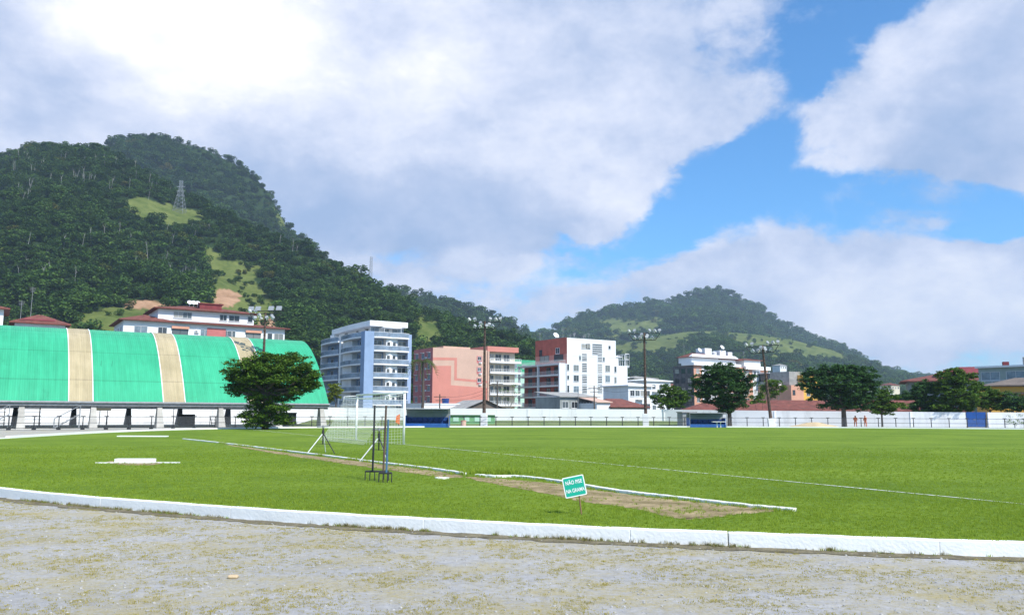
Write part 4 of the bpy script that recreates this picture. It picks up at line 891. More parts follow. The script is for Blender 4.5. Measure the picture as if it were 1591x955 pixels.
# ---- white roofs between the blocks
for i, (p0, p1, Y, py, lab, m) in enumerate([(976, 1012, 185, 600, 'white house with a pale shed roof beside the tall white block', 'white'), (1000, 1042, 235, 592, 'white terraced house seen over the small tree', 'white'), (985, 1020, 250, 588, 'cream house at the hill foot behind the white shed roof', 'cream')]):
    c = corner(p0, Y, 600); a = reach(p0, Y, p1, UU, 600); z = zat(py, Y + 5); t = thing('house', lab, 'house', c, UA); MB().box(0, a, 0, 9, 0, z).build('wall', M[m], t)
    MB().hip(-.5, a + .5, -.6, 9.6, z, z + 1.0, .25).build('roof', M['white_clean' if i < 2 else 'asbestos'], t)
    for k in range(4):
        for q in range(3): window(t, 'R', 1.2 + k * (a - 2.4) / 3, z - 2.2 - 3 * q, 1.2, 1.2)
    MB().box(a * .3, a * .6, -.9, 0, z - 3.1, z - 2.95).build('sunshade', M['white'], t)

# ---- pink and white block right of centre, side wall coloured much darker than the front
Y0 = 250; c = corner(1078, Y0, 580); a = reach(1078, Y0, 1193, UU, 580); b = reach(1078, Y0, 1046, NN, 580); zt = zat(566, Y0)
t = thing('apartment_block', 'coral and white apartment block with a dark side, half hidden by the dark tree', 'building', c, UA)
MB().box(0, a, 0, b, 0, zt).build('wall', M['orange_wall'], t); MB().box(-.05, 0, 0, b, 0, zt - .02).build('darker_side', M['dark_wall'], t)
MB().box(-.8, a * .60, -.9, b * .5, zt, zt + .9).box(a * .66, a + .4, -.9, b * .5, zt - .6, zt + .5).build('parapet', M['white_clean'], t)
MB().box(a * .02, a * .60, 1.5, b * .8, zt + .9, zt + 2.6).box(a * .72, a * .95, 1.5, b * .7, zt + .5, zt + 2.6).build('top_storey', M['white'], t)
MB().hip(a * .0, a * .36, .6, b * .85, zt + 2.6, zt + 4.2, .15).hip(a * .37, a * .68, .8, b * .85, zt + 2.4, zt + 4.0, .15).hip(a * .70, a * .98, .8, b * .8, zt + 2.6, zt + 3.3, .15).build('roof', M['tile'], t)
MB().hip(-.2, a * .6, .3, b * .2, zt + 2.7, zt + 3.6, .12).build('roof_edge', M['white_clean'], t)
MB().box(a * .27, a * .36, 4, 8, zt + 3.6, zt + 6.0).box(a * .47, a * .55, 4, 7, zt + 3.4, zt + 5.6).box(a * .58, a * .64, 4, 7, zt + 3.4, zt + 5.2).build('roof_house', M['white_clean'], t)
water_tank(t, a * .42, 5, zt + 3.9, 1.0, 1.0); dish(t, a * .5, 4, zt + 5.4, .8); dish(t, a * .2, 4, zt + 4.0, .8); aerial(t, a * .8, 4, zt + 3.2, 2.5); aerial(t, 2, 6, zt + 3.4, 3.5)
MB().box(a * .10, a * .30, -.06, 0.0, 0, zt - .1).box(a * .78, a * .89, -.06, 0, 0, zt - .7).build('white_bay', M['white'], t)
for i in range(7):
    z = zt - 2.4 - i * 2.95
    for s, w in ((.05, 1.2), (.15, 1.4), (.24, 1.2), (.42, 2), (.55, 2), (.70, 1.8), (.81, 1.0), (.86, 1.0)): window(t, 'R', s * a, z, w, 1.3, 'n', -.06 if .1 < s < .3 or .78 < s < .89 else 0)
    for s in (.2, .5, .8): window(t, 'L', s * b, z, 1.6, 1.4, 'd', -.05)
    f = MB().box(a * .36, a * .66, -1.3, 0, z - 1.1, z - .9).box(a * .36, a * .66, -1.3, -1.2, z - .9, z).build('balcony', M['white'], t)

# ---- beige and orange blocks
for p0, p1, pl, Y, py, wm, name, lab in [(1196, 1216, 1193, 262, 577, 'sage_wall', 'apartment_block', 'narrow grey-beige block with a glazed roof terrace beside the coral block'),
                                     (1219, 1232, 1212, 270, 583, 'cream', 'apartment_block', 'narrow cream block with roof terrace between grey-beige and orange blocks')]:
    c = corner(p0, Y, 600); a = reach(p0, Y, p1 + 4, UU, 600); z = zat(py, Y); t = thing(name, lab, 'building', c, UA); MB().box(0, a, 0, 12, 0, z - 3).build('wall', M[wm], t)
    MB().box(.3, a - .3, .8, 11, z - 3, z - .3).build('top_storey', M['glass'], t); MB().box(-.4, a + .4, -.4, 12, z - .3, z).build('roof', M['white_clean'], t)
    m2 = MB(); rail_mesh(m2, (0, -.1), (a, -.1), z - 3, 1, 0, .6, .05); m2.build('balustrade', M['white_clean'], t)
    for k in range(2):
        for q in range(4): window(t, 'R', a * (.3 + .4 * k), z - 5.6 - 3 * q, 1.3, 1.2)
Y0 = 235; c = corner(1229, Y0, 600); a = reach(1229, Y0, 1262, UU, 600); z = zat(583, Y0)
t = thing('apartment_block', 'orange block with blank wall and yellow end beside the large spreading tree', 'building', c, UA); MB().box(0, a * .58, 0, 12, 0, z - 2.5).build('wall', M['orange_wall'], t)
MB().box(a * .581, a * 1.4, .4, 12, 0, z + .6).build('yellow_wing', M['yellow_wall'], t); MB().box(a * .2, a * .8, 2, 9, z - 2.5, z + 1.6).build('roof_room', M['asbestos'], t)
mb = MB(); rail_mesh(mb, (0, 0.1), (a * .5, .1), z - 2.5, 1.6, 0, .5, .05); mb.build('roof_rail', M['grey'], t); aerial(t, a * .35, 4, z + 1.6, 2); water_tank(t, 1, 5, z - 2.5, .7, 1.2)
for q in range(4): window(t, 'R', a * .85, z - 2.4 - 3 * q, 1.5, 1.6, 'n', .4); window(t, 'R', a * .12, z - 5.2 - 3 * q, 1.0, 1.2, 'd')

# ---- long low building under a red tile roof
Y0 = 122; c = corner(1062, Y0, 636); ln = 41
t = thing('long_building', 'long low building with a continuous dark red tiled roof behind the white wall', 'building', c, R(-7)); z = zat(638.5, Y0, 1062)
MB().box(.6, ln - .6, .6, 8, 0, z).build('wall', M['white'], t); MB().hip(-.3, ln, -.3, 9, z, z + 1.75, .14, inx=5.0).build('roof', M['tile'], t)
# ---- far right
Y0 = 165; c = corner(1404, Y0, 590); 
t = thing('hall', 'long hall under a stepped red tiled roof behind the trees on the right', 'building', c, R(-24)); z = zat(593, Y0, 1404); ln = 27
MB().box(.8, ln, 1, 12, 0, z).build('wall', M['grey_wall'], t); MB().hip(-.6, ln + 1, -.4, 13, z, z + 1.7, .2).build('roof', M['tile'], t); MB().box(ln * .25, ln * .97, 3, 11, z + .9, z + 1.9).build('clerestory', M['white'], t)
MB().hip(ln * .22, ln, 2.4, 11.6, z + 1.6, z + 3.2, .15).build('roof', M['tile_red'], t); MB().box(ln * .68, ln * .72, 5, 6.2, z + 2.6, z + 4.0).build('chimney', M['tile_red'], t)
for k in range(8): window(t, 'R', 2.5 + k * 3, z - 2.2, 1.8, 1.4, 'n', 1)
MB().tube((9.2, .6, z - 2.5), (9.2, .6, z + .9), .28, .28, 10).build('vent_pipe', M['white_clean'], t)
MB().hip(ln * .80, ln * 1.06, 7, 10, z + 2.9, z + 3.1, .3).build('roof_canopy', M['deep_coral'], t)
Y0 = 150; c = corner(1521, Y0, 590)
t = thing('long_building', 'grey-green long block with bands of glazing rising towards the right edge', 'building', c, R(-50)); z = zat(572, Y0, 1521); ln = 40
MB().box(0, ln, 0, 14, 0, z).build('wall', M['sage_wall'], t); MB().box(-.4, ln, -.5, 14, z, z + .35).box(-.4, ln, -.9, 0, z - 3.6, z - 3.3).build('cornice', M['white'], t)
for k in range(9):
    window(t, 'R', 2 + k * 4.2, z - 2.3, 3.0, 1.5, 'p'); window(t, 'R', 2 + k * 4.2, z - 5.6, 3.0, 1.5, 'n')
MB().box(6.5, 12, 3, 9, z + .36, z + 1.9).build('roof_room', M['grey_wall'], t)
mb = MB(); rail_mesh(mb, (0, -.7), (ln, -.7), z - 3.3, 1, 0, 1.2, .05); mb.build('balustrade', M['frame'], t)
MB().hip(-6.5, .0, 3, 12, z - 5.0, z - 3.2, .2).box(-6, -.01, 3.5, 11, 0, z - 5.0).build('annex', M['grey_wall'], t)
Y0 = 128; c = corner(1534, Y0, 610)
t = thing('house', 'orange-yellow house with a dark roof band at the right edge behind trees', 'house', c, R(-20)); z = zat(600, Y0, 1534); ln = 24
MB().box(0, ln, 0, 9, 0, z - .05).build('wall', M['yellow_wall'], t); MB().hip(-.5, ln + .5, -.9, 10, z + .02, z + 1.5, .15).build('roof', M['brown_roof'], t)
MB().box(-.4, ln, -.8, 0, z - 1.25, z - .95).build('cornice', M['rust'], t)
for k in range(5): window(t, 'R', 3.4 + 4 * k, z - 2.8, 1.6, 1.4, 'w')
MB().box(5.6, 6.3, -2.2, -1.5, 0, z - 1.0).build('column', M['white_clean'], t)
# scattered houses at the hill foot far behind
for i, (px, py, Y, m, lab) in enumerate([(1372, 606, 420, 'white', 'white house far behind, right of the spreading tree'), (1385, 596, 520, 'cream', 'tiny cream house far off left of the hall roof'), (1213, 536 + 30, 700, 'white', 'distant white house at the hill foot above the grey-beige block'), (1040, 600, 330, 'white', 'small white house left of the coral block')]):
    c = corner(px, Y, 600); z = zat(py, Y); t = thing('house', lab, 'house', c, UA); w = 9; MB().box(0, w, 0, 8, 0, z).build('wall', M[m], t); MB().hip(-.5, w + .5, -.5, 8.5, z, z + 1.6).build('roof', M['tile' if i % 2 else 'asbestos'], t)
    for k in range(3): window(t, 'R', 1.6 + k * 2.9, z - 2.2, 1.2, 1.2)

# ------------------------------------------------------------------ arena with the arched green roof
def ribbed(name, col, col2, freq=7.0, rough=0.45):
    m = mat(name, col, rough, 0.05, 0.35, col2=col2, spec=0.35, stain=((col[0] * .6, col[1] * .6, col[2] * .6), 0.5, 0.60)); nt = m.node_tree; N = nt.nodes; L = nt.links
    tc = N.new('ShaderNodeTexCoord'); w = N.new('ShaderNodeTexWave'); w.wave_type = 'BANDS'; w.bands_direction = 'X'; w.inputs['Scale'].default_value = freq; L.new(tc.outputs['Object'], w.inputs['Vector'])
    bp = N.new('ShaderNodeBump'); bp.inputs['Strength'].default_value = 0.5; bp.inputs['Distance'].default_value = 0.05; L.new(w.outputs['Fac'], bp.inputs['Height']); L.new(bp.outputs[0], N['Principled BSDF'].inputs['Normal'])
    B = N['Principled BSDF']; src = B.inputs['Base Color'].links[0].from_socket; sp = N.new('ShaderNodeSeparateXYZ'); L.new(tc.outputs['Object'], sp.inputs[0]); last = None
    for yy in (1.6, 4.6, 8.2):                                   # sheet laps
        s1 = N.new('ShaderNodeMath'); s1.operation = 'COMPARE'; L.new(sp.outputs[1], s1.inputs[0]); s1.inputs[1].default_value = yy; s1.inputs[2].default_value = .05
        if last is None: last = s1.outputs[0]
        else: ad = N.new('ShaderNodeMath'); ad.operation = 'MAXIMUM'; L.new(last, ad.inputs[0]); L.new(s1.outputs[0], ad.inputs[1]); last = ad.outputs[0]
    mp = N.new('ShaderNodeMapping'); mp.inputs['Scale'].default_value = (2.2, .12, .12); L.new(tc.outputs['Object'], mp.inputs['Vector']); nn = N.new('ShaderNodeTexNoise'); nn.inputs['Scale'].default_value = 1.3; nn.inputs['Detail'].default_value = 8; nn.inputs['Roughness'].default_value = .7; L.new(mp.outputs[0], nn.inputs['Vector'])
    mr = N.new('ShaderNodeMapRange'); L.new(nn.outputs['Fac'], mr.inputs[0]); mr.inputs[1].default_value = .3; mr.inputs[2].default_value = .7; mr.inputs[3].default_value = .78; mr.inputs[4].default_value = 1.1
    mm = N.new('ShaderNodeMath'); mm.operation = 'MULTIPLY_ADD'; L.new(last, mm.inputs[0]); mm.inputs[1].default_value = -.22; L.new(mr.outputs[0], mm.inputs[2])
    vs_ = N.new('ShaderNodeVectorMath'); vs_.operation = 'SCALE'; L.new(src, vs_.inputs[0]); L.new(mm.outputs[0], vs_.inputs['Scale']); L.new(vs_.outputs[0], B.inputs['Base Color']); return m
M['roof_green'] = ribbed('green_sheet_roof', (0.035, 0.37, 0.19), (0.045, 0.43, 0.225), 1.6)
M['roof_beige'] = ribbed('translucent_sheet', (0.40, 0.33, 0.19), (0.50, 0.41, 0.25), 1.6, 0.5)
c = corner(0, 75, 640); A0 = c.copy()
ar = thing('sports_arena', 'open-sided arena under a long arched green sheet roof with beige skylight bands', 'building', c, UA)
SP, ZE, RISE = 22.0, 2.75, 7.85
def arch(y): q = abs(2 * y / SP - 1); return ZE + RISE * (1 - q ** 1.85)
def roof_piece(x0, x1, name, m, lift=0.0, step=1.0):
    ny = 40; xs = [x0, x1]; mb = MB(); ys = [-.35 + (SP + .7) * (0.5 - 0.5 * math.cos(math.pi * i / ny)) for i in range(ny + 1)]
    vs = []; 
    for x in xs:
        for y in ys:
            yy = min(max(y, 0), SP); z = arch(yy) - (abs(y - yy)) * 0.9 + lift; vs += [(x, y, z), (x, y, z - .06)]
    n = 2 * (ny + 1); fs = []
    for i in range(ny): fs += [(2 * i, n + 2 * i, n + 2 * i + 2, 2 * i + 2), (2 * i + 1, 2 * i + 3, n + 2 * i + 3, n + 2 * i + 1)]
    fs += [(2 * i, 2 * i + 2, 2 * i + 3, 2 * i + 1) for i in range(ny)] + [(n + 2 * i, n + 2 * i + 1, n + 2 * i + 3, n + 2 * i + 2) for i in range(ny)]
    return mb.add(vs, fs).build(name, m, ar)
bands = [(-11.5, -9.4), (-3.0, -0.9), (5.5, 7.6), (14.0, 16.1), (22.5, 24.6)]; x = -22
mbx = [(-22, -11.5), (-9.4, -3.0), (-.9, 5.5), (7.6, 14.0), (16.1, 22.5), (24.6, 31.5)]
for p, q in mbx: roof_piece(p, q, 'roof', M['roof_green'])
for p, q in bands:
    roof_piece(p - .05, q + .05, 'skylight_band', M['roof_beige'], .04)
    for e in (p, q): roof_piece(e - .035, e + .035, 'flashing', M['white'], .08)
MB().box(-22, 31.5, -.32, -.12, ZE - .55, ZE - .28).box(-22, 31.5, .1, .5, ZE - .75, ZE - .15).build('edge_beam', M['grey'], ar)
MB().box(-22, 31.5, SP - .5, SP - .1, ZE - .75, ZE - .15).build('edge_beam', M['grey'], ar)
MB().tube((-22, -.42, ZE - .22), (31.5, -.42, ZE - .22), .11, .11, 8).build('gutter', M['grey'], ar)
for k in range(-4, 6):                               # buttress columns, front and rear
    x = 1.7 + 6.0 * k if k < 5 else 30.7
    mb = MB(); vs = [(x - .36, -1.05, 0), (x + .36, -1.05, 0), (x + .36, .55, 0), (x - .36, .55, 0), (x - .2, .0, ZE - .3), (x + .2, .0, ZE - .3), (x + .2, .5, ZE - .3), (x - .2, .5, ZE - .3)]
    mb.add(vs, [(3, 2, 1, 0), (4, 5, 6, 7), (0, 1, 5, 4), (1, 2, 6, 5), (2, 3, 7, 6), (3, 0, 4, 7)]); mb.build('column', M['concrete'], ar)
    vs = [(v[0], SP - v[1], v[2]) for v in vs]; mb = MB(); mb.add(vs, [(0, 1, 2, 3), (7, 6, 5, 4), (4, 5, 1, 0), (5, 6, 2, 1), (6, 7, 3, 2), (7, 4, 0, 3)]); mb.build('column', M['dark_wall'], ar)  # rear columns get a much darker colour than the front ones
# arched ribs under the sheets
for k in range(-4, 6):
    x = 1.7 + 6.0 * k if k < 5 else 30.7; mb = MB(); ps = [(x, SP * i / 20, arch(SP * i / 20) - .28) for i in range(21)]; mb.path(ps, .09, 5); mb.build('roof_rib', M['dark'], ar)
def local(x, y, z=0.02): return ar.matrix_basis @ Vector((x, y, z)) if False else Vector((A0.x + UU[0] * x + NN[0] * y, A0.y + UU[1] * x + NN[1] * y, z))
# bleachers and clutter in the shade
def bleacher(x, y, label, steps=5, w=3.2, flip=1):
    t = thing('bleacher', label, 'bleacher', local(x, y), UA); mb = MB()
    for i in range(steps): mb.box(-w / 2, w / 2, flip * .45 * i, flip * .45 * i + .42 * flip if flip > 0 else .45 * i * flip - .42, .35 + .38 * i, .40 + .38 * i)
    mb.build('bench', M['dark'], t); m2 = MB()
    for s in (-w / 2 + .1, w / 2 - .1): m2.tube((s, 0, 0), (s, flip * .45 * steps, .38 * steps), .04, .04, 5); m2.tube((s, flip * .45 * steps, 0), (s, flip * .45 * steps, .38 * steps), .04, .04, 5)
    m2.build('frame', M['dark'], t); return t
bleacher(-1.0, 8, 'dark stepped bleacher under the left end of the arena roof')
bleacher(2.6, 12, 'dark stepped bleacher just right of the first arena column', 5, 2.6)
bleacher(21.5, 7.5, 'dark bench frame in the shade behind the spreading tree', 3, 2.0)
def stairs(x, y, label):
    t = thing('metal_stairs', label, 'stairs', local(x, y), UA); mb = MB()
    for i in range(6): mb.box(i * .3 - .1, i * .3 + .2, -.4, .4, .18 + .2 * i, .22 + .2 * i)
    mb.build('tread', M['grey'], t); m2 = MB()
    for s in (-.42, .42): m2.tube((-.2, s, .05), (1.9, s, 1.35), .04, .04, 5); m2.tube((-.2, s, .95), (1.9, s, 2.2), .03, .03, 5); m2.tube((-.2, s, 0), (-.2, s, .95), .03, .03, 5); m2.tube((1.9, s, 0), (1.9, s, 2.2), .03, .03, 5)
    m2.build('handrail', M['grey'], t)
stairs(-1.2, -1.8, 'grey steel stairs leaning up at the left edge under the arena'); stairs(4.6, -.5, 'grey steel stairs between the first two arena columns')
t = thing('storage_box', 'black storage box standing under the right end of the arena', 'box', local(28.5, 6), UA); MB().box(-1.1, 1.1, -.6, .6, 0.08, 1.5).build('body', M['dark'], t, bevel=.04); MB().box(-1.15, 1.15, -.65, .65, 1.5, 1.6).build('lid', M['dark'], t)
t = thing('storage_box', 'dark cabinet beside the third arena column', 'box', local(18.3, 10), UA); MB().box(-.8, .8, -.5, .5, 0.05, 1.3).build('body', M['dark_wall'], t, bevel=.04); MB().box(-.82, .82, -.52, .52, 1.3, 1.36).build('lid', M['dark'], t)
# slim steel posts that carry the nets inside
for i, (x, y) in enumerate([(3.6, 9), (9.5, 12), (10.3, 12.2), (15.5, 12), (17.2, 12), (22.4, 12), (23.2, 12.3), (26.5, 10), (29.6, 10)]):
    t = thing('net_post', ['slim post', 'thin steel post', 'slender grey post'][i % 3] + ' standing in the shade under the arena roof', 'post', local(x, y), 0, 'slim posts under the arena roof'); t['label'] = ['first', 'second', 'third', 'fourth', 'fifth', 'sixth', 'seventh', 'eighth', 'last'][i] + ' slim steel post from the left under the arena roof'
    MB().tube((0, 0, 0), (0, 0, arch(y) - .4), .04, .04, 6).build('pole', M['dark'], t); MB().tube((0, 0, 0), (0, 0, .05), .16, .16, 8).build('foot', M['dark'], t)

# ------------------------------------------------------------------ perimeter wall, gate, fence
WP = [(-110, 88, 2.9), (-70, 102, 2.9), (-42, 113, 2.7), (-24, 118, 2.35), (-11, 118, 2.3), (2, 118.5, 2.3), (22, 118.5, 2.25), (36, 112, 2.1), (52, 106, 2.0)]
def wall_run(name, pts, m, label, cat='wall', th=.2, cap=True):
    t = thing(name, label, cat, (pts[0][0], pts[0][1], 0)); o = Vector((pts[0][0], pts[0][1], 0)); mb = MB(); mc = MB()
    for i in range(len(pts) - 1):
        (x0, y0, h0), (x1, y1, h1) = pts[i], pts[i + 1]; a = Vector((x0, y0, 0)) - o; b = Vector((x1, y1, 0)) - o; d = (b - a).normalized(); n = Vector((-d.y, d.x, 0)) * th / 2
        z = Vector((0, 0, 1)); vs = [a - n, b - n, b + n, a + n, a - n + z * h0, b - n + z * h1, b + n + z * h1, a + n + z * h0]
        fs = [(4, 5, 6, 7), (0, 1, 5, 4), (1, 2, 6, 5), (2, 3, 7, 6), (3, 0, 4, 7)]; mb.add(vs, fs)
        L_ = (b - a).length; k = int(L_ / 24)
        for j in range(k + 1): q = a.lerp(b, (j + .02) / max(1, k)); h = h0 + (h1 - h0) * j / max(1, k); mc.box(q.x - .12, q.x + .12, q.y - .16, q.y + .12, 0, h - .01)
    mb.build('wall_panel', m, t)
    if cap: mc.build('pilaster', m, t)
    return t
wall_run('perimeter_wall', WP, M['wall_white'], 'long white painted boundary wall running behind the field and arena', cap=True)
g0 = W(1487, 650, 106); g1 = W(1525, 650, 104.5)
WP2 = [(52.01, 106, 2.0), (g0.x, 104, 1.95)]; wall_run('perimeter_wall', WP2, M['wall_white'], 'stained white wall stretch left of the blue gate, below the trees')
wall_run('perimeter_wall', [(g1.x, 103.2, 1.95), (66, 102, 1.95), (84, 96, 1.9), (110, 85, 1.9)], M['wall_white'], 'white boundary wall right of the blue gate with a climbing plant')
t = thing('gate', 'closed dark blue sheet metal gate in the white wall at right', 'gate', (g0.x, 103.9, 0), math.atan2(103.25 - 103.9, g1.x - g0.x)); gw = g1.x - g0.x
MB().box(.05, gw / 2 - .02, -.05, .05, .1, 1.98).build('gate_leaf', M['blue_gate'], t); MB().box(gw / 2 + .02, gw - .05, -.05, .05, .1, 1.98).build('gate_leaf', M['blue_gate'], t); MB().box(gw / 2 - .35, gw / 2 - .1, -.09, -.05, 1.0, 1.06).build('handle', M['grey'], t)
# green painted low building front
gb0 = W(697, 650, 104); gb1 = W(768, 650, 104)
t = thing('changing_room', 'low green painted wall with small white vents right of the left dugout', 'building', (gb0.x, 104, 0)); wd = gb1.x - gb0.x; h = zat(644.5, 104)
MB().box(0, wd, 0, 5, 0, h).build('wall', M['painted_green'], t); MB().box(-.2, wd + .2, -.25, 5.2, h, h + .75).build('fascia', M['white_clean'], t)
for k in range(4): MB().box(wd * (.16 + k * .235) - .35, wd * (.16 + k * .235) + .35, -.04, 0.01, h * .42, h * .82).build('vent', M['mint'], t)

FP = [(-62, 60.5), (-44.9, 70.3), (-35, 75.6), (-24, 82), (-13, 88), (-3, 92.5), (10, 95.5), (26, 97.3), (40, 96.6), (54, 93.2), (70, 87), (96, 72)]
fpts = [Vector(p) for p in FP]
def along_path(pts, step):
    out = []; carry = 0
    for a, b in zip(pts[:-1], pts[1:]):
        L_ = (b - a).length; d = carry
        while d < L_: out.append(a.lerp(b, d / L_)); d += step
        carry = d - L_
    return out
pp = along_path(fpts, 1.9)
fz = 0.05
t = thing('railing', 'long grey pipe railing around the far side of the field', 'fence', (pp[0].x, pp[0].y, fz))
mb = MB()
for a, b in zip(pp[:-1], pp[1:]):
    for z in (1.12, .58, .12): mb.tube((a.x - pp[0].x, a.y - pp[0].y, z), (b.x - pp[0].x, b.y - pp[0].y, z), .028, .028, 4)
mb.build('rail', M['dark'], t)
pm = MB().tube((0, 0, 0), (0, 0, 1.12), .05, .045, 6).box(-.20, .20, -.03, .03, 1.12, 1.2).box(-.13, .13, -.13, .13, -.05, .12).mesh('post', M['dark'])
for q in pp[:100]: link('post', pm, t, (q.x - pp[0].x, q.y - pp[0].y, 0))
MM = bpy.data.materials.new('chain_mesh'); MM.use_nodes = True; bs = MM.node_tree.nodes['Principled BSDF']; bs.inputs['Base Color'].default_value = (.35, .37, .38, 1); bs.inputs['Alpha'].default_value = .10; bs.inputs['Roughness'].default_value = .6
mb = MB()
for a, b in zip(pp[:-1], pp[1:]): mb.add([(a.x - pp[0].x, a.y - pp[0].y, .12), (b.x - pp[0].x, b.y - pp[0].y, .12), (b.x - pp[0].x, b.y - pp[0].y, 1.1), (a.x - pp[0].x, a.y - pp[0].y, 1.1)], [(0, 1, 2, 3)])
mb.build('wire_mesh', MM, t)

# ------------------------------------------------------------------ floodlight poles
def floodlight(px, pyb, pyt, Y, label, lean=0.0, heads=9, upper=True, base_h=1.6, sc=.8):
    w = W(px, pyb, Y); h = W(px, pyt, Y).z
    t = thing('floodlight_pole', label, 'floodlight', (w.x, Y, 0.03), R(-8)); t.rotation_euler = (0, -lean, R(-8))
    mb = MB(); nseg = 6
    for i in range(nseg): z0 = h * i / nseg; z1 = h * (i + 1) / nseg; r0 = .21 - .10 * i / nseg; r1 = .21 - .10 * (i + 1) / nseg; mb.tube((0, 0, z0), (0, 0, z1), r0, r1, 10)
    for z in np.arange(2.2, h - 1, .45): mb.box(-.12, .12, -.30 + .1 * z / h, -.2 + .1 * z / h, z, z + .04)
    mb.build('pole', M['rust'], t)
    MB().box(-.36, .36, -.36, .36, -.05, base_h).build('base', M['white_clean'], t, bevel=.03)
    z1 = h - .9; z2 = h - .1
    MB().tube((-1.35, 0, z1), (1.35, 0, z1), .05, .05, 6).tube((-1.9, 0, z2), (1.9, 0, z2), .05, .05, 6).tube((0, -1.0, z1 + .3), (0, 1.0, z1 + .3), .05, .05, 6).tube((-1.35, 0, z1), (-1.9, 0, z2), .04, .04, 5).tube((1.35, 0, z1), (1.9, 0, z2), .04, .04, 5).build('cross_arm', M['dark'], t)
    spots = [(x, 0, z2 + .12) for x in (-1.85, -1.15, .6, 1.3, 1.85)][:heads] + [(x, -.1, z1 + .1) for x in (-1.2, -.5, .25, .9)] + [(-.3, -.9, z1 + .35), (.35, .9, z1 + .4)]
    for i, (x, y, z) in enumerate(spots):
        hd = 3.14 * ((i * 37) % 100 / 100 - .5) * .9; tl = -.6
        m2 = MB(); n = 10; m2.tube((0, .22, 0), (0, -.05, 0), .10 * sc, .24 * sc, n); m2.tube((0, -.05, 0), (0, -.16, 0), .24 * sc, .26 * sc, n, 1); m2.box(-.04, .04, 0, .06, -.28, 0)
        o = m2.build('lamp_head', [M['frame'], M['lamp_glass']], t, (x, y, z + .2)); o.rotation_euler = (tl, 0, hd)
    return t
floodlight(752, 661, 499, 93, 'tall rusty floodlight pole with a white base between the pink block and cream wing')
floodlight(1003.5, 660, 517, 98, 'floodlight pole with white base standing right of the tall white block')
floodlight(1199, 660, 536, 96, 'leaning floodlight pole before the long red tiled roof', R(4.4), base_h=1.1)
floodlight(405, 660, 486, 91, 'floodlight pole with paired square lamps rising behind the spreading tree', heads=2)
f4 = [o for o in COL.objects if o.name.startswith('floodlight_pole')][-1]; h = W(405, 486, 91).z
for i, x in enumerate((-1.75, -.95, .55, 1.45)):
    MB().box(-.3, .3, -.06, .12, 0, .55).build('lamp_head', M['lamp_glass'], f4, (x * 1.05, 0, h + .25)).rotation_euler = (R(-25), 0, 0)
MB().tube((-2.2, 0, h + .2), (2.2, 0, h + .2), .05, .05, 5).build('cross_arm', M['dark'], f4)

# slim utility poles behind the wall
def utility(px, pyt, Y, label):
    w = W(px, 640, Y); h = zat(pyt, Y, px); t = thing('utility_pole', label, 'pole', (w.x, Y, 0), 0); MB().tube((0, 0, 0), (0, 0, h), .14, .09, 8).build('pole', M['bark'], t)
    MB().box(-1.0, 1.0, -.06, .06, h - .5, h - .38).box(-.7, .7, -.06, .06, h - 1.1, h - 1.0).build('cross_arm', M['bark'], t); return Vector((w.x, Y, h - .4))
u1 = utility(923.5, 599, 138, 'wooden utility pole in front of the tall white block'); u2 = utility(772.5, 592, 136, 'slim dark utility pole in front of the cream wing'); u3 = utility(683, 612, 134, 'short pole behind the wall in front of the pink wall')
def cable(p, q, sag, label):
    ps = [p.lerp(q, i / 16) - Vector((0, 0, sag * 4 * (i / 16) * (1 - i / 16))) for i in range(17)]; mb = MB(); o = Vector(ps[0]); mb.path([a - o for a in ps], .02, 3); t = mb.build('overhead_wire', M['dark'], None, o); tag(t, label, 'wire')
cable(u3, u2, .8, 'overhead wire crossing in front of the pink wall'); cable(u2, u1, .9, 'overhead wire crossing before the white loggias'); cable(u3 - Vector((0, 0, .6)), u2 - Vector((0, 0, .6)), .8, 'lower overhead wire crossing in front of the pink wall')
cable(u1, W(1003, 600, 138), .8, 'overhead wire running right from the pole before the white block')

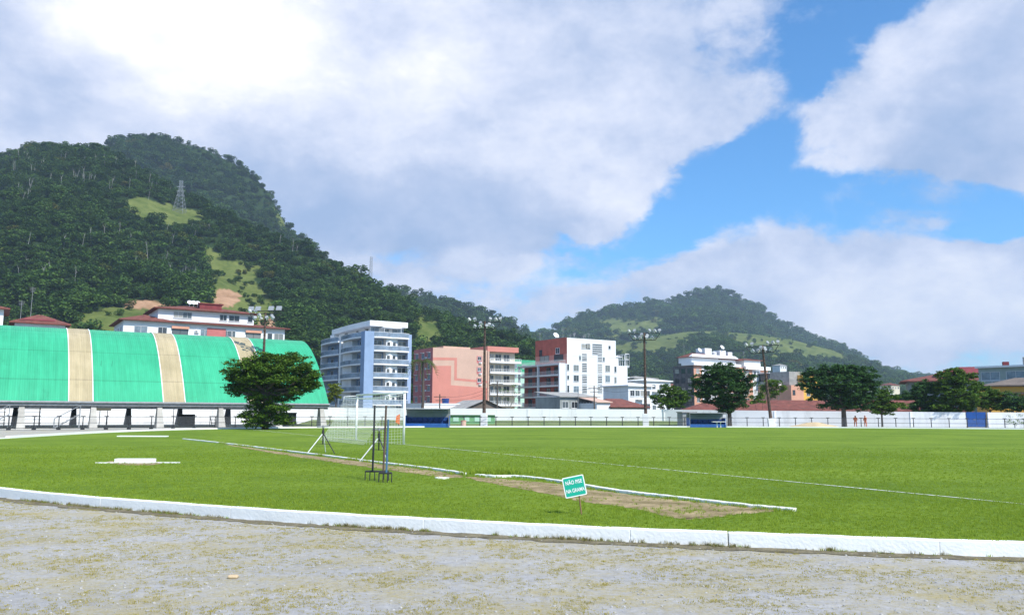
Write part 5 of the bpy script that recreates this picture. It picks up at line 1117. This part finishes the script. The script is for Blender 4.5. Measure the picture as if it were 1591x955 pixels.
# ------------------------------------------------------------------ dugouts
def dugout(px0, px1, Y, label, zs=.93):
    w = W(px0, 660, Y); w1 = W(px1, 660, Y); L_ = (w1 - w).x; t = thing('dugout', label, 'dugout', (w.x, Y, .1)); 
    MB().box(0, L_, -.1, 1.5, 0, .45).build('base', M['dugout_blue'], t, bevel=.02)
    MB().box(.0, L_, 1.42, 1.5, .45, 1.15).box(0, .06, .1, 1.42, .45, 1.35).box(L_ - .06, L_, .1, 1.42, .45, 1.35).build('shell', M['dugout_blue'], t)
    n = int(L_ / .55)
    for i in range(n):
        x = (i + .5) * L_ / n; mb = MB().box(x - .22, x + .22, .75, 1.15, .72, .78).box(x - .22, x + .22, 1.12, 1.2, .78, 1.15).box(x - .04, x + .04, .9, 1.0, .45, .72); mb.build('seat', M['seat_blue'], t)
    ps = [(1.5, 1.15), (1.46, 1.6), (1.25, 1.95), (.8, 2.12), (.2, 2.15), (-.35, 2.08)]; mb = MB(); vs = []
    for x in (0, L_): vs += [(x, y, z) for y, z in ps] + [(x, y - .02, z - .03) for y, z in ps]
    k = len(ps); N2 = 2 * k; mb.add(vs, [(i, i + 1, N2 + i + 1, N2 + i) for i in range(k - 1)] + [(k + i, N2 + k + i, N2 + k + i + 1, k + i + 1) for i in range(k - 1)] + [(k - 1, 2 * k - 1, N2 + 2 * k - 1, N2 + k - 1)]); mb.build('canopy', M['polycarb'], t)
    m2 = MB(); nr = 5
    for i in range(nr + 1):
        x = L_ * i / nr
        for (y0, z0), (y1, z1) in zip(ps[:-1], ps[1:]): m2.tube((x, y0, z0 + .01), (x, y1, z1 + .01), .035, .035, 5)
    m2.tube((0, -.35, 2.08), (L_, -.35, 2.08), .04, .04, 5); m2.tube((0, -.3, .1), (0, -.35, 2.08), .035, .035, 5); m2.tube((L_, -.3, .1), (L_, -.35, 2.08), .035, .035, 5); m2.build('frame', M['grey'], t); t.scale = (1, 1, zs); return t
dugout(629, 697.5, 86, 'blue dugout with seats under a curved grey canopy behind the goal')
dugout(1071, 1128, 93, 'smaller blue dugout with grey canopy left of the dark tree trunk', .78)
t = thing('shed', 'small weathered grey hut touching the left end of the right dugout', 'shed', W(1061, 660, 97).xy.to_3d()); t.location.z = 0.03
MB().box(0, 1.6, 0, 3.2, 0, 1.75).build('wall', M['grey_wall'], t); MB().box(-.1, 1.7, -.15, 3.3, 1.75, 1.85).build('roof', M['asbestos'], t)
t = thing('table', 'small white table standing on the grass before the right dugout', 'table', G(1117, 664, .11)); MB().box(-.75, .75, -.3, .3, .62, .68).build('table_top', M['white_clean'], t)
for x in (-.2, .2): MB().tube((x, 0, 0), (x, 0, .62), .05, .05, 6).build('leg', M['white_clean'], t)
# orange things by the dugout
t = thing('corner_flag', 'orange and yellow flag on a short stick beside the near goal post', 'flag', G(621, 664.5, .11)); MB().tube((0, 0, 0), (0, 0, 1.45), .02, .02, 5).build('stick', M['frame'], t); MB().add([(0, -.012, .35), (-.42, -.012, .55), (-.36, -.012, 1.2), (0, -.012, 1.4), (0, .012, .35), (-.42, .012, .55), (-.36, .012, 1.2), (0, .012, 1.4)], [(0, 1, 2, 3), (7, 6, 5, 4), (0, 4, 5, 1), (1, 5, 6, 2), (2, 6, 7, 3), (3, 7, 4, 0)]).build('cloth', M['orange'], t)
t = thing('barrel', 'small orange barrel standing by the railing before the green wall', 'barrel', G(720, 664, .06)); MB().tube((0, 0, 0), (0, 0, .7), .28, .30, 14).build('body', M['pink'], t); MB().tube((0, 0, .7), (0, 0, .78), .31, .31, 14).build('lid', M['coral'], t)
# low white concrete kiosk items
t = thing('sand_heap', 'low heap of orange sand on the far side of the field', 'heap', G(1266, 664, .1)); mb = MB(); n = 28; m_ = 8; vs = []
for j in range(m_):
    rr = 1 - j / m_
    for i in range(n): a = 6.283 * i / n; k = 1 + .14 * math.sin(3 * a) + .1 * math.sin(7 * a + 1); vs.append((math.cos(a) * rr * 2.9 * k, math.sin(a) * rr * 1.6 * k, .62 * (1 - rr ** 1.4) + .03 * math.sin(5 * a + j)))
vs.append((0, 0, .64)); fs = [(j * n + i, j * n + (i + 1) % n, (j + 1) * n + (i + 1) % n, (j + 1) * n + i) for j in range(m_ - 1) for i in range(n)] + [((m_ - 1) * n + i, (m_ - 1) * n + (i + 1) % n, m_ * n) for i in range(n)]
mb.add(vs, fs).build('heap', M['sand'], t, smooth=True)

# ------------------------------------------------------------------ the goal
WHT = mat('goal_paint', (.85, .85, .85), .45, .02, 2)
t = thing('football_goal', 'white football goal with a slack white net at the left of the pitch', 'goal', (post_near.x, post_near.y, .11), math.atan2(-gd.y, -gd.x))   # local x runs from near post to far post
def side(): 
    v = Vector((-gd.y, gd.x));  v = v if v.x < 0 else -v; lx = Vector((math.cos(t.rotation_euler.z), math.sin(t.rotation_euler.z))); ly = Vector((-lx.y, lx.x)); return 1 if v.dot(ly) > 0 else -1
sg = side(); GW, GH, GD, TD = 7.32, 2.44, 2.0, 0.75
for x in (0, GW): MB().tube((x, 0, 0), (x, 0, GH), .06, .06, 14).build('post', WHT, t, smooth=True)
MB().tube((-.06, 0, GH + .05), (GW + .06, 0, GH + .05), .06, .06, 14).build('crossbar', WHT, t, smooth=True)
mb = MB()
for x in (0, GW): mb.tube((x, 0, GH), (x, sg * TD, GH - .05), .02, .02, 6); mb.tube((x, sg * TD, GH - .05), (x, sg * (TD + .05), GH - .35), .015, .015, 5)
mb.build('net_bracket', WHT, t, smooth=True)
NETM = mat('net_cord', (.80, .82, .82), .8, .05, 3); mb = MB(); cr = .005
def S_(u, v):     # back sheet: u across, v from top front bar over and down to ground at the rear
    x = u * GW
    if v < .25: k = v / .25; y = TD * k; z = GH - .05 - .10 * math.sin(math.pi * k)
    else: k = (v - .25) / .75; y = TD + (GD - TD) * (k ** 1.35) ; z = (GH - .05) * (1 - k); 
    z -= 0.10 * math.sin(math.pi * u) * (1 - v); return Vector((x, sg * y, max(z, .02)))
nu, nv = 36, 18
for i in range(nu + 1):
    ps = [S_(i / nu, j / nv) for j in range(nv + 1)]; mb.path(ps, cr, 3)
for j in range(1, nv + 1):
    ps = [S_(i / nu, j / nv) for i in range(nu + 1)]; mb.path(ps, cr, 3)
for x in (0, GW):
    for j in range(1, 18):
        z = (GH - .05) * (1 - j / 18); k = 1 - z / (GH - .05); yb = TD + (GD - TD) * (k ** 1.35); mb.path([(x, sg * .02, z), (x, sg * yb * .5, z - .03), (x, sg * yb, z)], cr, 3)
    for i in range(1, 13):
        y = GD * i / 13; 
        zt_ = GH - .05 if y < TD else (GH - .05) * (1 - ((y - TD) / (GD - TD)) ** (1 / 1.35)); mb.tube((x, sg * y, .02), (x, sg * y, zt_), cr, cr, 3)
mb.build('net', NETM, t)

# tripods for the sprinklers standing behind the goal
def tripod(px, py, label, k=1.0, rz=0):
    t = thing('tripod_sprinkler', label, 'sprinkler', G(px, py, .11), rz); H = 1.0 * k
    for i, (a, m) in enumerate(((R(200), 'white_clean'), (R(-40), 'dark'), (R(80), 'white_clean'))): MB().tube((math.cos(a) * .62 * k, math.sin(a) * .5 * k, 0), (0, 0, H * .78), .016, .022, 6).build('leg', M[m], t)
    MB().tube((0, 0, H * .35), (0, 0, H), .022, .022, 8).tube((0, 0, H * .75), (0, 0, H * .9), .045, .045, 8).build('stem', M['dark'], t)
    MB().tube((-.24, 0, H + .02), (.2, 0, H + .05), .022, .03, 8).tube((.0, 0, H - .02), (0, 0, H + .08), .04, .04, 8).tube((.12, 0, H + .05), (.26, 0, H + .16), .014, .014, 6).build('sprinkler_head', M['grey'], t)
    MB().tube((-.3 * k, 0, H * .38), (.3 * k, .05, H * .36), .01, .01, 5).build('brace', M['dark'], t)
tripod(501, 704, 'black and white tripod sprinkler at the left end of the goal net', .95, .2); tripod(588, 716, 'tripod sprinkler with a black leg behind the broadfork', .95, -.2)

# broadfork and blue-handled fork standing in the lawn
def fork(px, py, label, w, handles, tines, hcols, hh, rz=0, name='broadfork'):
    t = thing(name, label, 'garden fork', G(px, py, .11), rz); z0 = .20
    MB().tube((-w / 2, 0, z0), (w / 2, 0, z0), .022, .022, 8).build('crossbar', M['dark'], t)
    for i in range(tines): x = -w / 2 + w * i / (tines - 1); m = MB(); m.path([(x, 0, z0), (x, -.02, .08), (x, -.01, -.06)], .012, 6); m.build('tine', M['dark'], t)
    for (x, top), c_ in zip(handles, hcols): MB().tube((x, 0, z0), (x * top, .05, hh * .5), .022, .024, 8).tube((x * top, .05, hh * .5), (x * top * 1.05, .09, hh), .024, .022, 8).build('handle', M[c_], t)
    return t
fork(585.5, 746, 'black broadfork with two tall handles standing upright in the lawn', .52, [(-.10, 1.0), (.14, 1.05)], 6, ['dark', 'rust'], 1.66)
fork(598.5, 749, 'shorter blue-handled garden fork beside the black broadfork', .28, [(.02, 1.0)], 4, ['fork_blue'], 1.35, name='garden_fork')

# ------------------------------------------------------------------ the sign
b0 = G(904, 799, .11); Ys = b0.y; sgn = thing('lawn_sign', 'small green lettered sign tilted on a thin wooden stick in the lawn', 'sign', b0)
SGG = mat('sign_green', (0.01, 0.36, 0.25), 0.4, 0.05, 3); c1 = W(900, 770, Ys) - b0; cc = W(892.5, 755, Ys) - b0
MB().tube((0, 0, -.05), (c1.x, .015, c1.z), .011, .012, 7).tube((c1.x, .015, c1.z), (cc.x, .015, cc.z + .05), .012, .011, 7).build('stick', M['wood'], sgn)
pw = 33.5 / F_PX * Ys; ph = 30.5 / F_PX * Ys
def rr(w, h, r, n=6):
    out = []
    for sx, sz, a0 in ((1, 1, 0), (-1, 1, 90), (-1, -1, 180), (1, -1, 270)):
        for i in range(n + 1): a = R(a0 + 90 * i / n); out.append((sx * (w / 2 - r) + math.cos(a) * r, sz * (h / 2 - r) + math.sin(a) * r))
    return out
def plate(w, h, r, y0, y1, name, m, par):
    p = rr(w, h, r); n = len(p); mb = MB(); mb.add([(x, y0, z) for x, z in p] + [(x, y1, z) for x, z in p], [tuple(range(n)), tuple(range(2 * n - 1, n - 1, -1))] + [(i, n + i, n + (i + 1) % n, (i + 1) % n) for i in range(n)]); return mb.build(name, m, par)
bd = plate(pw, ph, .02, -.004, .004, 'board', M['white_clean'], sgn); bd.location = cc; bd.rotation_euler = (R(-6), R(-11), R(4))
plate(pw - .03, ph - .03, .014, -.0065, -.0045, 'green_face', SGG, bd)
def lettering(txt, z, size, wide):
    cu = bpy.data.curves.new('lettering', 'FONT'); cu.body = txt; cu.size = size; cu.align_x = 'CENTER'; cu.align_y = 'CENTER'; cu.extrude = .001; cu.offset = .0012; cu.space_character = 1.03; cu.materials.append(M['white_clean'])
    o = bpy.data.objects.new('lettering', cu); COL.objects.link(o); o.parent = bd; o.location = (0, -.009, z); o.rotation_euler = (R(90), 0, 0)
    bpy.context.view_layer.update(); dg = bpy.context.evaluated_depsgraph_get(); me = bpy.data.meshes.new_from_object(o.evaluated_get(dg)); w = o.dimensions.x; bpy.data.objects.remove(o)
    q = link('lettering', me, bd, (0, -.009, z)); q.rotation_euler = (R(90), 0, 0); q.scale = (wide / w, 1, 1)
lettering('N\u00c3O PISE', ph * .20, .078, pw * .76); lettering('NA GRAMA', -ph * .20, .078, pw * .84)

# white blocks lying on the lawn
g = G(210, 719, .11); sc = g.y / F_PX
t = thing('toe_board', 'white painted concrete block lying on the lawn between two thin white boards', 'block', g, R(3)); MB().box(-29 * sc, 29 * sc, -.12, .12, 0, .13).build('block', M['kerb'], t, bevel=.012)
MB().box(-56 * sc, -30 * sc, -.10, -.04, 0, .035).build('board', M['worn_kerb'], t).rotation_euler = (0, 0, R(4)); MB().box(30 * sc, 67 * sc, .0, .06, 0, .035).build('board', M['worn_kerb'], t).rotation_euler = (0, 0, R(-2))
g = G(222, 678, .11); sc = g.y / F_PX; tag(MB().box(-37 * sc, 37 * sc, -.25, .25, 0, .06).build('concrete_slab', M['kerb'], None, g), 'long thin white slab flat on the grass at the far left corner of the lawn', 'slab')
g = G(687, 743, .11); mb = MB(); n = 26; vs = []
for r_, z in ((.17, .0), (.17, .025), (.13, .025), (.12, .008)):
    for i in range(n): vs.append((math.cos(6.2832 * i / n) * r_ * (1 + .02 * math.sin(3 * i)), math.sin(6.2832 * i / n) * r_, z))
vs.append((0, 0, .008)); fs = [(j * n + i, j * n + (i + 1) % n, (j + 1) * n + (i + 1) % n, (j + 1) * n + i) for j in range(3) for i in range(n)] + [(3 * n + i, 3 * n + (i + 1) % n, 4 * n) for i in range(n)]
tag(mb.add(vs, fs).build('drain_ring', M['worn_kerb'], None, g), 'round white ring set flat in the lawn at the end of the long edging kerb', 'ring')
g = G(362, 898, 0); tag(MB().box(-.05, .05, -.03, .03, 0, .035).build('pebble', M['sand'], None, g, bevel=.015), 'small orange stone lying alone on the grey track', 'stone')
# dark low bench and things at the far right of the sand
# ------------------------------------------------------------------ two workers by the wall
def person(px, py, H, label, stoop, seed):
    b = G(px, py, .05); me = bpy.data.meshes.new('person'); s = H / 1.72; f = stoop
    J = dict(pelvis=(0, 0, .93), waist=(-.03 * f, 0, 1.08), chest=(-.16 * f, 0, 1.32 - .05 * f), neck=(-.24 * f, 0, 1.47 - .1 * f), head=(-.30 * f, 0, 1.60 - .12 * f), crown=(-.32 * f, 0, 1.70 - .12 * f),
             ls=(-.2 * f, .19, 1.40 - .08 * f), le=(-.28 * f - .02, .24, 1.14), lh=(-.36 * f - .05, .16, .92), rs=(-.2 * f, -.19, 1.40 - .08 * f), re=(-.22 * f, -.25, 1.12), rh=(-.30 * f, -.16, .90),
             lp=(0, .1, .90), lk=(-.05, .12, .49), la=(.02, .13, .09), lt=(-.12, .14, .04), rp=(0, -.1, .90), rk=(.03, -.12, .49), ra=(.06, -.14, .09), rt=(-.08, -.15, .04))
    Rd = dict(pelvis=.16, waist=.14, chest=.17, neck=.06, head=.105, crown=.07, ls=.075, le=.055, lh=.04, rs=.075, re=.055, rh=.04, lp=.10, lk=.07, la=.05, lt=.04, rp=.10, rk=.07, ra=.05, rt=.04)
    E = [('pelvis', 'waist'), ('waist', 'chest'), ('chest', 'neck'), ('neck', 'head'), ('head', 'crown'), ('chest', 'ls'), ('ls', 'le'), ('le', 'lh'), ('chest', 'rs'), ('rs', 're'), ('re', 'rh'), ('pelvis', 'lp'), ('lp', 'lk'), ('lk', 'la'), ('la', 'lt'), ('pelvis', 'rp'), ('rp', 'rk'), ('rk', 'ra'), ('ra', 'rt')]
    K = list(J); me.from_pydata([Vector(J[k]) * s for k in K], [(K.index(a), K.index(c)) for a, c in E], []); me.materials.append(M['orange'])
    o = link('person', me, None, b); o.modifiers.new('skin', 'SKIN'); o.modifiers.new('sub', 'SUBSURF').levels = 1; o.modifiers['sub'].render_levels = 2
    for i, k in enumerate(K): me.skin_vertices[0].data[i].radius = (Rd[k] * s, Rd[k] * s)
    me.skin_vertices[0].data[0].use_root = True; o.rotation_euler = (0, 0, seed)
    hd = MB(); c_ = Vector(J['head']) * s; n = 10
    for j in range(6):
        pass
    bm = bmesh.new(); bmesh.ops.create_uvsphere(bm, u_segments=12, v_segments=8, radius=.118 * s)
    for v in bm.verts: v.co = Vector((v.co.x * 1.0, v.co.y * .86, v.co.z * 1.12)) + c_ + Vector((0, 0, .02))
    m2 = bpy.data.meshes.new('face'); bm.to_mesh(m2); bm.free(); m2.materials.append(M['skin']); link('face', m2, o)
    bm = bmesh.new(); bmesh.ops.create_uvsphere(bm, u_segments=12, v_segments=8, radius=.13 * s); bmesh.ops.delete(bm, geom=[v for v in bm.verts if v.co.z < .02 * s], context='VERTS')
    for v in bm.verts: v.co = v.co + c_ + Vector((.01, 0, .03))
    m3 = bpy.data.meshes.new('cap'); bm.to_mesh(m3); bm.free(); m3.materials.append(M['deep_coral']); link('cap', m3, o)
    return tag(o, label, 'person')
person(1329.5, 663.5, 1.5, 'person in orange work clothes stooping by the wall, left of the other worker', 1.0, 1.2); person(1345, 663.5, 1.45, 'thin standing person in orange, seen side-on right of the stooping worker', .2, .4)

t = thing('hanging_board', 'small pale board hanging under the arena eave beside the second column', 'board', local(8.9, 3.0, 0)); t.rotation_euler = (0, 0, UA)
MB().box(-.7, .7, -.03, .03, 1.75, 2.1).build('panel', M['cream'], t); MB().tube((-.5, 0, 2.1), (-.5, 0, 6.8), .012, .012, 4).build('cord', M['dark'], t); MB().tube((.5, 0, 2.1), (.5, 0, 6.8), .012, .012, 4).build('cord', M['dark'], t)

# ------------------------------------------------------------------ trees
def limb(mb, pts, r0, r1, n=7):
    k = len(pts) - 1
    for i in range(k): mb.tube(pts[i], pts[i + 1], r0 + (r1 - r0) * i / k, r0 + (r1 - r0) * (i + 1) / k, n, 0, i in (0, k - 1))
def tree(name, base, blobs, label, lm, trunk_h, trunk_r, leaf=.22, dens=260, forks=3, seed=1, flat=.9, group=None, shell=.35, bark='bark', lean=0):
    """blobs: (x, y, z, rx, ry, rz) in metres from the tree's foot; leaves gather in sprays inside each."""
    r = np.random.default_rng(seed); rd = random.Random(seed); t = thing(name, label, 'tree', base, 0, group)
    mb = MB(); tips = []
    fk = []
    top = Vector((lean, 0, trunk_h)); limb(mb, [Vector((0, 0, -.1)), Vector((lean * .3, 0, trunk_h * .5)), top], trunk_r, trunk_r * .75, 9)
    for (x, y, z, rx, ry, rz) in blobs:
        c = Vector((x, y, z)); m1 = top.lerp(c, .5) + Vector((rd.uniform(-.3, .3), rd.uniform(-.3, .3), -.15 * (c - top).length)); limb(mb, [top, m1, c], trunk_r * .45, trunk_r * .16, 6)
        for k in range(forks): q = c + Vector((rd.uniform(-1, 1) * rx, rd.uniform(-1, 1) * ry, rd.uniform(-.3, .8) * rz)) * .75; limb(mb, [m1.lerp(c, rd.uniform(.4, 1)), c.lerp(q, .5) + Vector((0, 0, -.1)), q], trunk_r * .14, trunk_r * .04, 4)
    mb.build('trunk', M[bark], t)
    P = []
    for (x, y, z, rx, ry, rz) in blobs:
        vol = rx * ry * rz; ns = max(6, int(20 * (rx * ry * rz) ** .667)); sp = blob_points(ns, (x, y, z), (rx, ry, rz), r, shell)
        for c in sp:
            sr = r.uniform(.32, .62) * min(1.0, (rx + rz) / 2.2 + .25); k = int(dens * sr * sr * r.uniform(.6, 1.3)); P.append(blob_points(k, c, (sr * 1.15, sr * 1.15, sr * .45), r, .15))
    P = np.concatenate(P); V, Fq = leaf_quads(P, leaf, flat, r); o = link('crown', np_mesh('crown', V, Fq, [M[lm]]), t); return t
def bl(Y, lst):            # lobes surveyed as (px, py, half-width px, half-height px, depth offset)
    k = Y / F_PX; return k
def px_tree(name, px, pyb, Y, lobes, label, lm, th, tr, **kw):
    b = W(px, pyb, Y); b.z = 0.05; k = Y / F_PX; out = []
    for (x, y, w, h, d) in lobes: c = W(x, y, Y); out.append((c.x - b.x, d, c.z - b.z, w * k * 1.15, w * k * 1.1, h * k * 1.35))
    return tree(name, b, out, label, lm, th, tr, **kw)
# big spreading tree before the arena
px_tree('spreading_tree', 412, 662, 72, [(420, 565, 34, 14, 0), (385, 572, 28, 12, -.8), (455, 568, 30, 14, .6), (478, 580, 20, 14, 0), (365, 585, 18, 13, .3), (400, 583, 26, 12, -1.2), (440, 585, 30, 13, -1), (364, 603, 15, 8, 0), (395, 600, 16, 10, .8), (476, 600, 14, 9, .2), (460, 606, 12, 6, -.6), (420, 603, 15, 12, .5),
          (410, 622, 24, 14, 0), (432, 636, 20, 14, -.6), (395, 640, 22, 16, .4), (415, 652, 30, 11, 0), (440, 655, 14, 7, .6), (378, 648, 10, 7, .2), (398, 615, 10, 16, -.3), (380, 590, 26, 14, 1.2), (425, 590, 34, 16, 1.5), (465, 590, 24, 14, 1.2), (420, 610, 30, 12, 1.2), (368, 594, 17, 13, .6), (478, 594, 17, 12, .6), (400, 556, 22, 8, .3), (445, 556, 22, 8, .5), (388, 606, 20, 11, .8), (450, 606, 20, 11, .8)],
        'large dark spreading tree standing in front of the green arena roof', 'leaf_a', 3.4, .32, leaf=.19, dens=330, seed=5)
px_tree('spreading_tree', 1134, 662, 99, [(1122, 578, 30, 11, 0), (1100, 588, 22, 12, .5), (1148, 590, 22, 13, -.5), (1122, 598, 32, 14, -1), (1088, 606, 15, 10, 0), (1150, 610, 18, 12, .5), (1110, 616, 26, 11, -.5), (1134, 626, 22, 9, 0), (1130, 636, 12, 7, 0)],
        'large dense dark tree with a low trunk beside the right dugout', 'leaf_b', 2.2, .3, leaf=.24, dens=280, seed=8)
px_tree('spreading_tree', 1312, 663, 99, [(1300, 576, 30, 9, 0), (1272, 584, 22, 10, .5), (1330, 582, 26, 11, -.5), (1258, 597, 15, 11, 0), (1300, 596, 38, 13, -1), (1345, 598, 20, 12, 0), (1280, 612, 22, 10, .5), (1320, 614, 30, 12, -.5), (1350, 612, 16, 10, .8), (1300, 627, 24, 8, 0), (1335, 628, 18, 8, 0)],
        'broad spreading tree with a forked trunk left of the two workers', 'leaf_b', 2.3, .34, leaf=.24, dens=280, seed=11)
px_tree('spreading_tree', 1371, 662, 101, [(1372, 612, 16, 10, 0), (1360, 624, 18, 10, .5), (1384, 626, 16, 10, -.5), (1372, 636, 20, 7, 0)], 'smaller round tree just right of the two workers', 'leaf_a', 1.7, .13, leaf=.24, dens=250, seed=12)
px_tree('bushy_tree', 1042, 662, 121, [(1040, 608, 16, 9, 0), (1026, 618, 14, 9, 0), (1056, 616, 14, 10, 0), (1042, 624, 22, 9, -1)], 'low bushy tree behind the wall right of the floodlight pole', 'leaf_a', 2.0, .2, leaf=.27, dens=240, seed=13)
px_tree('bushy_tree', 1201, 655, 132, [(1200, 596, 16, 6, 0), (1190, 602, 9, 6, 0), (1212, 602, 10, 6, 0), (1198, 610, 12, 5, 0)], 'small bright tree behind the leaning floodlight pole', 'leaf_c', 2.4, .16, leaf=.24, dens=160, seed=14, bark='pale_bark')
px_tree('bushy_tree', 1435, 662, 108, [(1438, 602, 16, 9, 0), (1422, 614, 16, 12, 0), (1446, 618, 18, 14, 0), (1430, 634, 20, 12, 0), (1450, 642, 16, 9, 0)], 'dark bushy tree left of the pair beside the blue gate', 'leaf_b', 2.2, .2, leaf=.25, dens=280, seed=15)
px_tree('spreading_tree', 1478, 662, 106, [(1486, 583, 22, 12, 0), (1474, 596, 20, 14, 0), (1502, 600, 20, 14, 0), (1486, 614, 30, 15, -.6), (1465, 632, 20, 14, 0), (1505, 622, 16, 12, .5), (1480, 640, 18, 9, 0)], 'tall rounded dark tree just left of the blue gate', 'leaf_a', 2.4, .26, leaf=.25, dens=290, seed=16)
px_tree('bushy_tree', 1540, 662, 110, [(1532, 612, 18, 9, 0), (1552, 616, 16, 9, 0), (1522, 624, 14, 9, 0), (1545, 628, 24, 9, 0)], 'wide green bushes rising over the wall behind the blue gate', 'leaf_a', 2.0, .16, leaf=.25, dens=240, seed=17)
px_tree('bushy_tree', 1578, 662, 108, [(1574, 622, 14, 9, 0), (1588, 628, 12, 10, 0), (1568, 632, 12, 7, 0)], 'bushy tree before the orange house at the right edge', 'leaf_b', 1.8, .13, leaf=.25, dens=240, seed=18)
px_tree('bushy_tree', 1405, 655, 128, [(1398, 622, 14, 9, 0), (1412, 618, 12, 10, 0), (1408, 632, 16, 8, 0)], 'dull green tree behind the wall left of the hall', 'leaf_b', 1.8, .16, leaf=.28, dens=240, seed=19)
px_tree('bushy_tree', 521, 655, 140, [(520, 604, 8, 9, 0), (514, 614, 7, 8, 0), (526, 612, 8, 8, 0)], 'small yellow-green tree between arena roof and blue block', 'leaf_y', 3, .16, leaf=.26, dens=220, seed=20)
px_tree('young_tree', 790, 655, 126, [(782, 606, 7, 3, 0), (797, 600, 8, 3, 0), (803, 612, 6, 3, 0), (786, 618, 7, 2.5, 0), (796, 622, 6, 2, 0)], 'thin young tree with sparse leaves before the cream wing', 'leaf_c', 2.0, .11, leaf=.16, dens=60, seed=21, bark='pale_bark')
px_tree('climbing_plant', 1577, 664, 99.5, [(1568, 650, 5, 9, 0), (1573, 656, 6, 6, 0), (1586, 650, 4, 9, 0), (1582, 658, 5, 5, 0)], 'loose climbing shrub growing against the white wall at the right edge', 'leaf_c', .5, .05, leaf=.12, dens=160, seed=22)
px_tree('bush', 1178, 655, 118, [(1172, 622, 8, 6, 0), (1184, 618, 6, 10, 0)], 'narrow bush between the dark tree and leaning floodlight pole', 'leaf_a', 1.4, .08, leaf=.24, dens=200, seed=24)
# palm
def palm(px, pyb, pyt, Y, label):
    b = W(px, pyb, Y); b.z = 0; H = W(px, pyt, Y).z; t = thing('palm_tree', label, 'palm', b); mb = MB(); limb(mb, [Vector((0, 0, 0)), Vector((.2, 0, H * .4)), Vector((.1, 0, H * .8)), Vector((0, 0, H))], .28, .2, 9); mb.build('trunk', M['bark'], t)
    r = random.Random(3); V = []; Fc = []
    for i in range(15):
        a = 6.283 * i / 15 + r.uniform(-.2, .2); up = r.uniform(.1, 1.1); L_ = r.uniform(3.0, 4.0); d = Vector((math.cos(a), math.sin(a), 0)); prev = None
        for j in range(12):
            s = j / 11; p = Vector((0, 0, H)) + d * L_ * s * (1 - .15 * s * s) + Vector((0, 0, L_ * (up * s - (up * .6 + .95) * s * s))); sd = Vector((-d.y, d.x, 0)); w = .75 * math.sin(math.pi * (.12 + .85 * s)) 
            for q in (-1, 1): k = len(V); tip = p + sd * q * w + d * .25 - Vector((0, 0, .35 * w)); V += [p - d * .06, p + d * .10, tip]; Fc.append((k, k + 1, k + 2)); k = len(V); tip = p + sd * q * w * .9 + d * .45 - Vector((0, 0, .25 * w)); p2 = p + d * L_ / 24; V += [p2 - d * .06, p2 + d * .1, tip]; Fc.append((k, k + 1, k + 2))
            if prev is not None: k = len(V); V += [prev + sd * .04, p + sd * .04, p - sd * .04, prev - sd * .04]; Fc.append((k, k + 1, k + 2, k + 3))
            prev = p
    MB().add(V, Fc).build('crown', M['palm'], t)
palm(655, 650, 563, 140, 'palm tree with a bare trunk in front of the pink side wall')

# ------------------------------------------------------------------ haze
hz = MB().box(-6000, 6000, -60, 3200, -3, 380).build('haze', []); hm = bpy.data.materials.new('haze'); hm.use_nodes = True; nt = hm.node_tree; nt.nodes.clear()
pv = nt.nodes.new('ShaderNodeVolumePrincipled'); pv.inputs['Color'].default_value = (.62, .80, 1.0, 1); pv.inputs['Density'].default_value = HAZE; pv.inputs['Anisotropy'].default_value = 0.0
oo = nt.nodes.new('ShaderNodeOutputMaterial'); nt.links.new(pv.outputs[0], oo.inputs['Volume']); hz.data.materials.append(hm); tag(hz, kind='stuff')
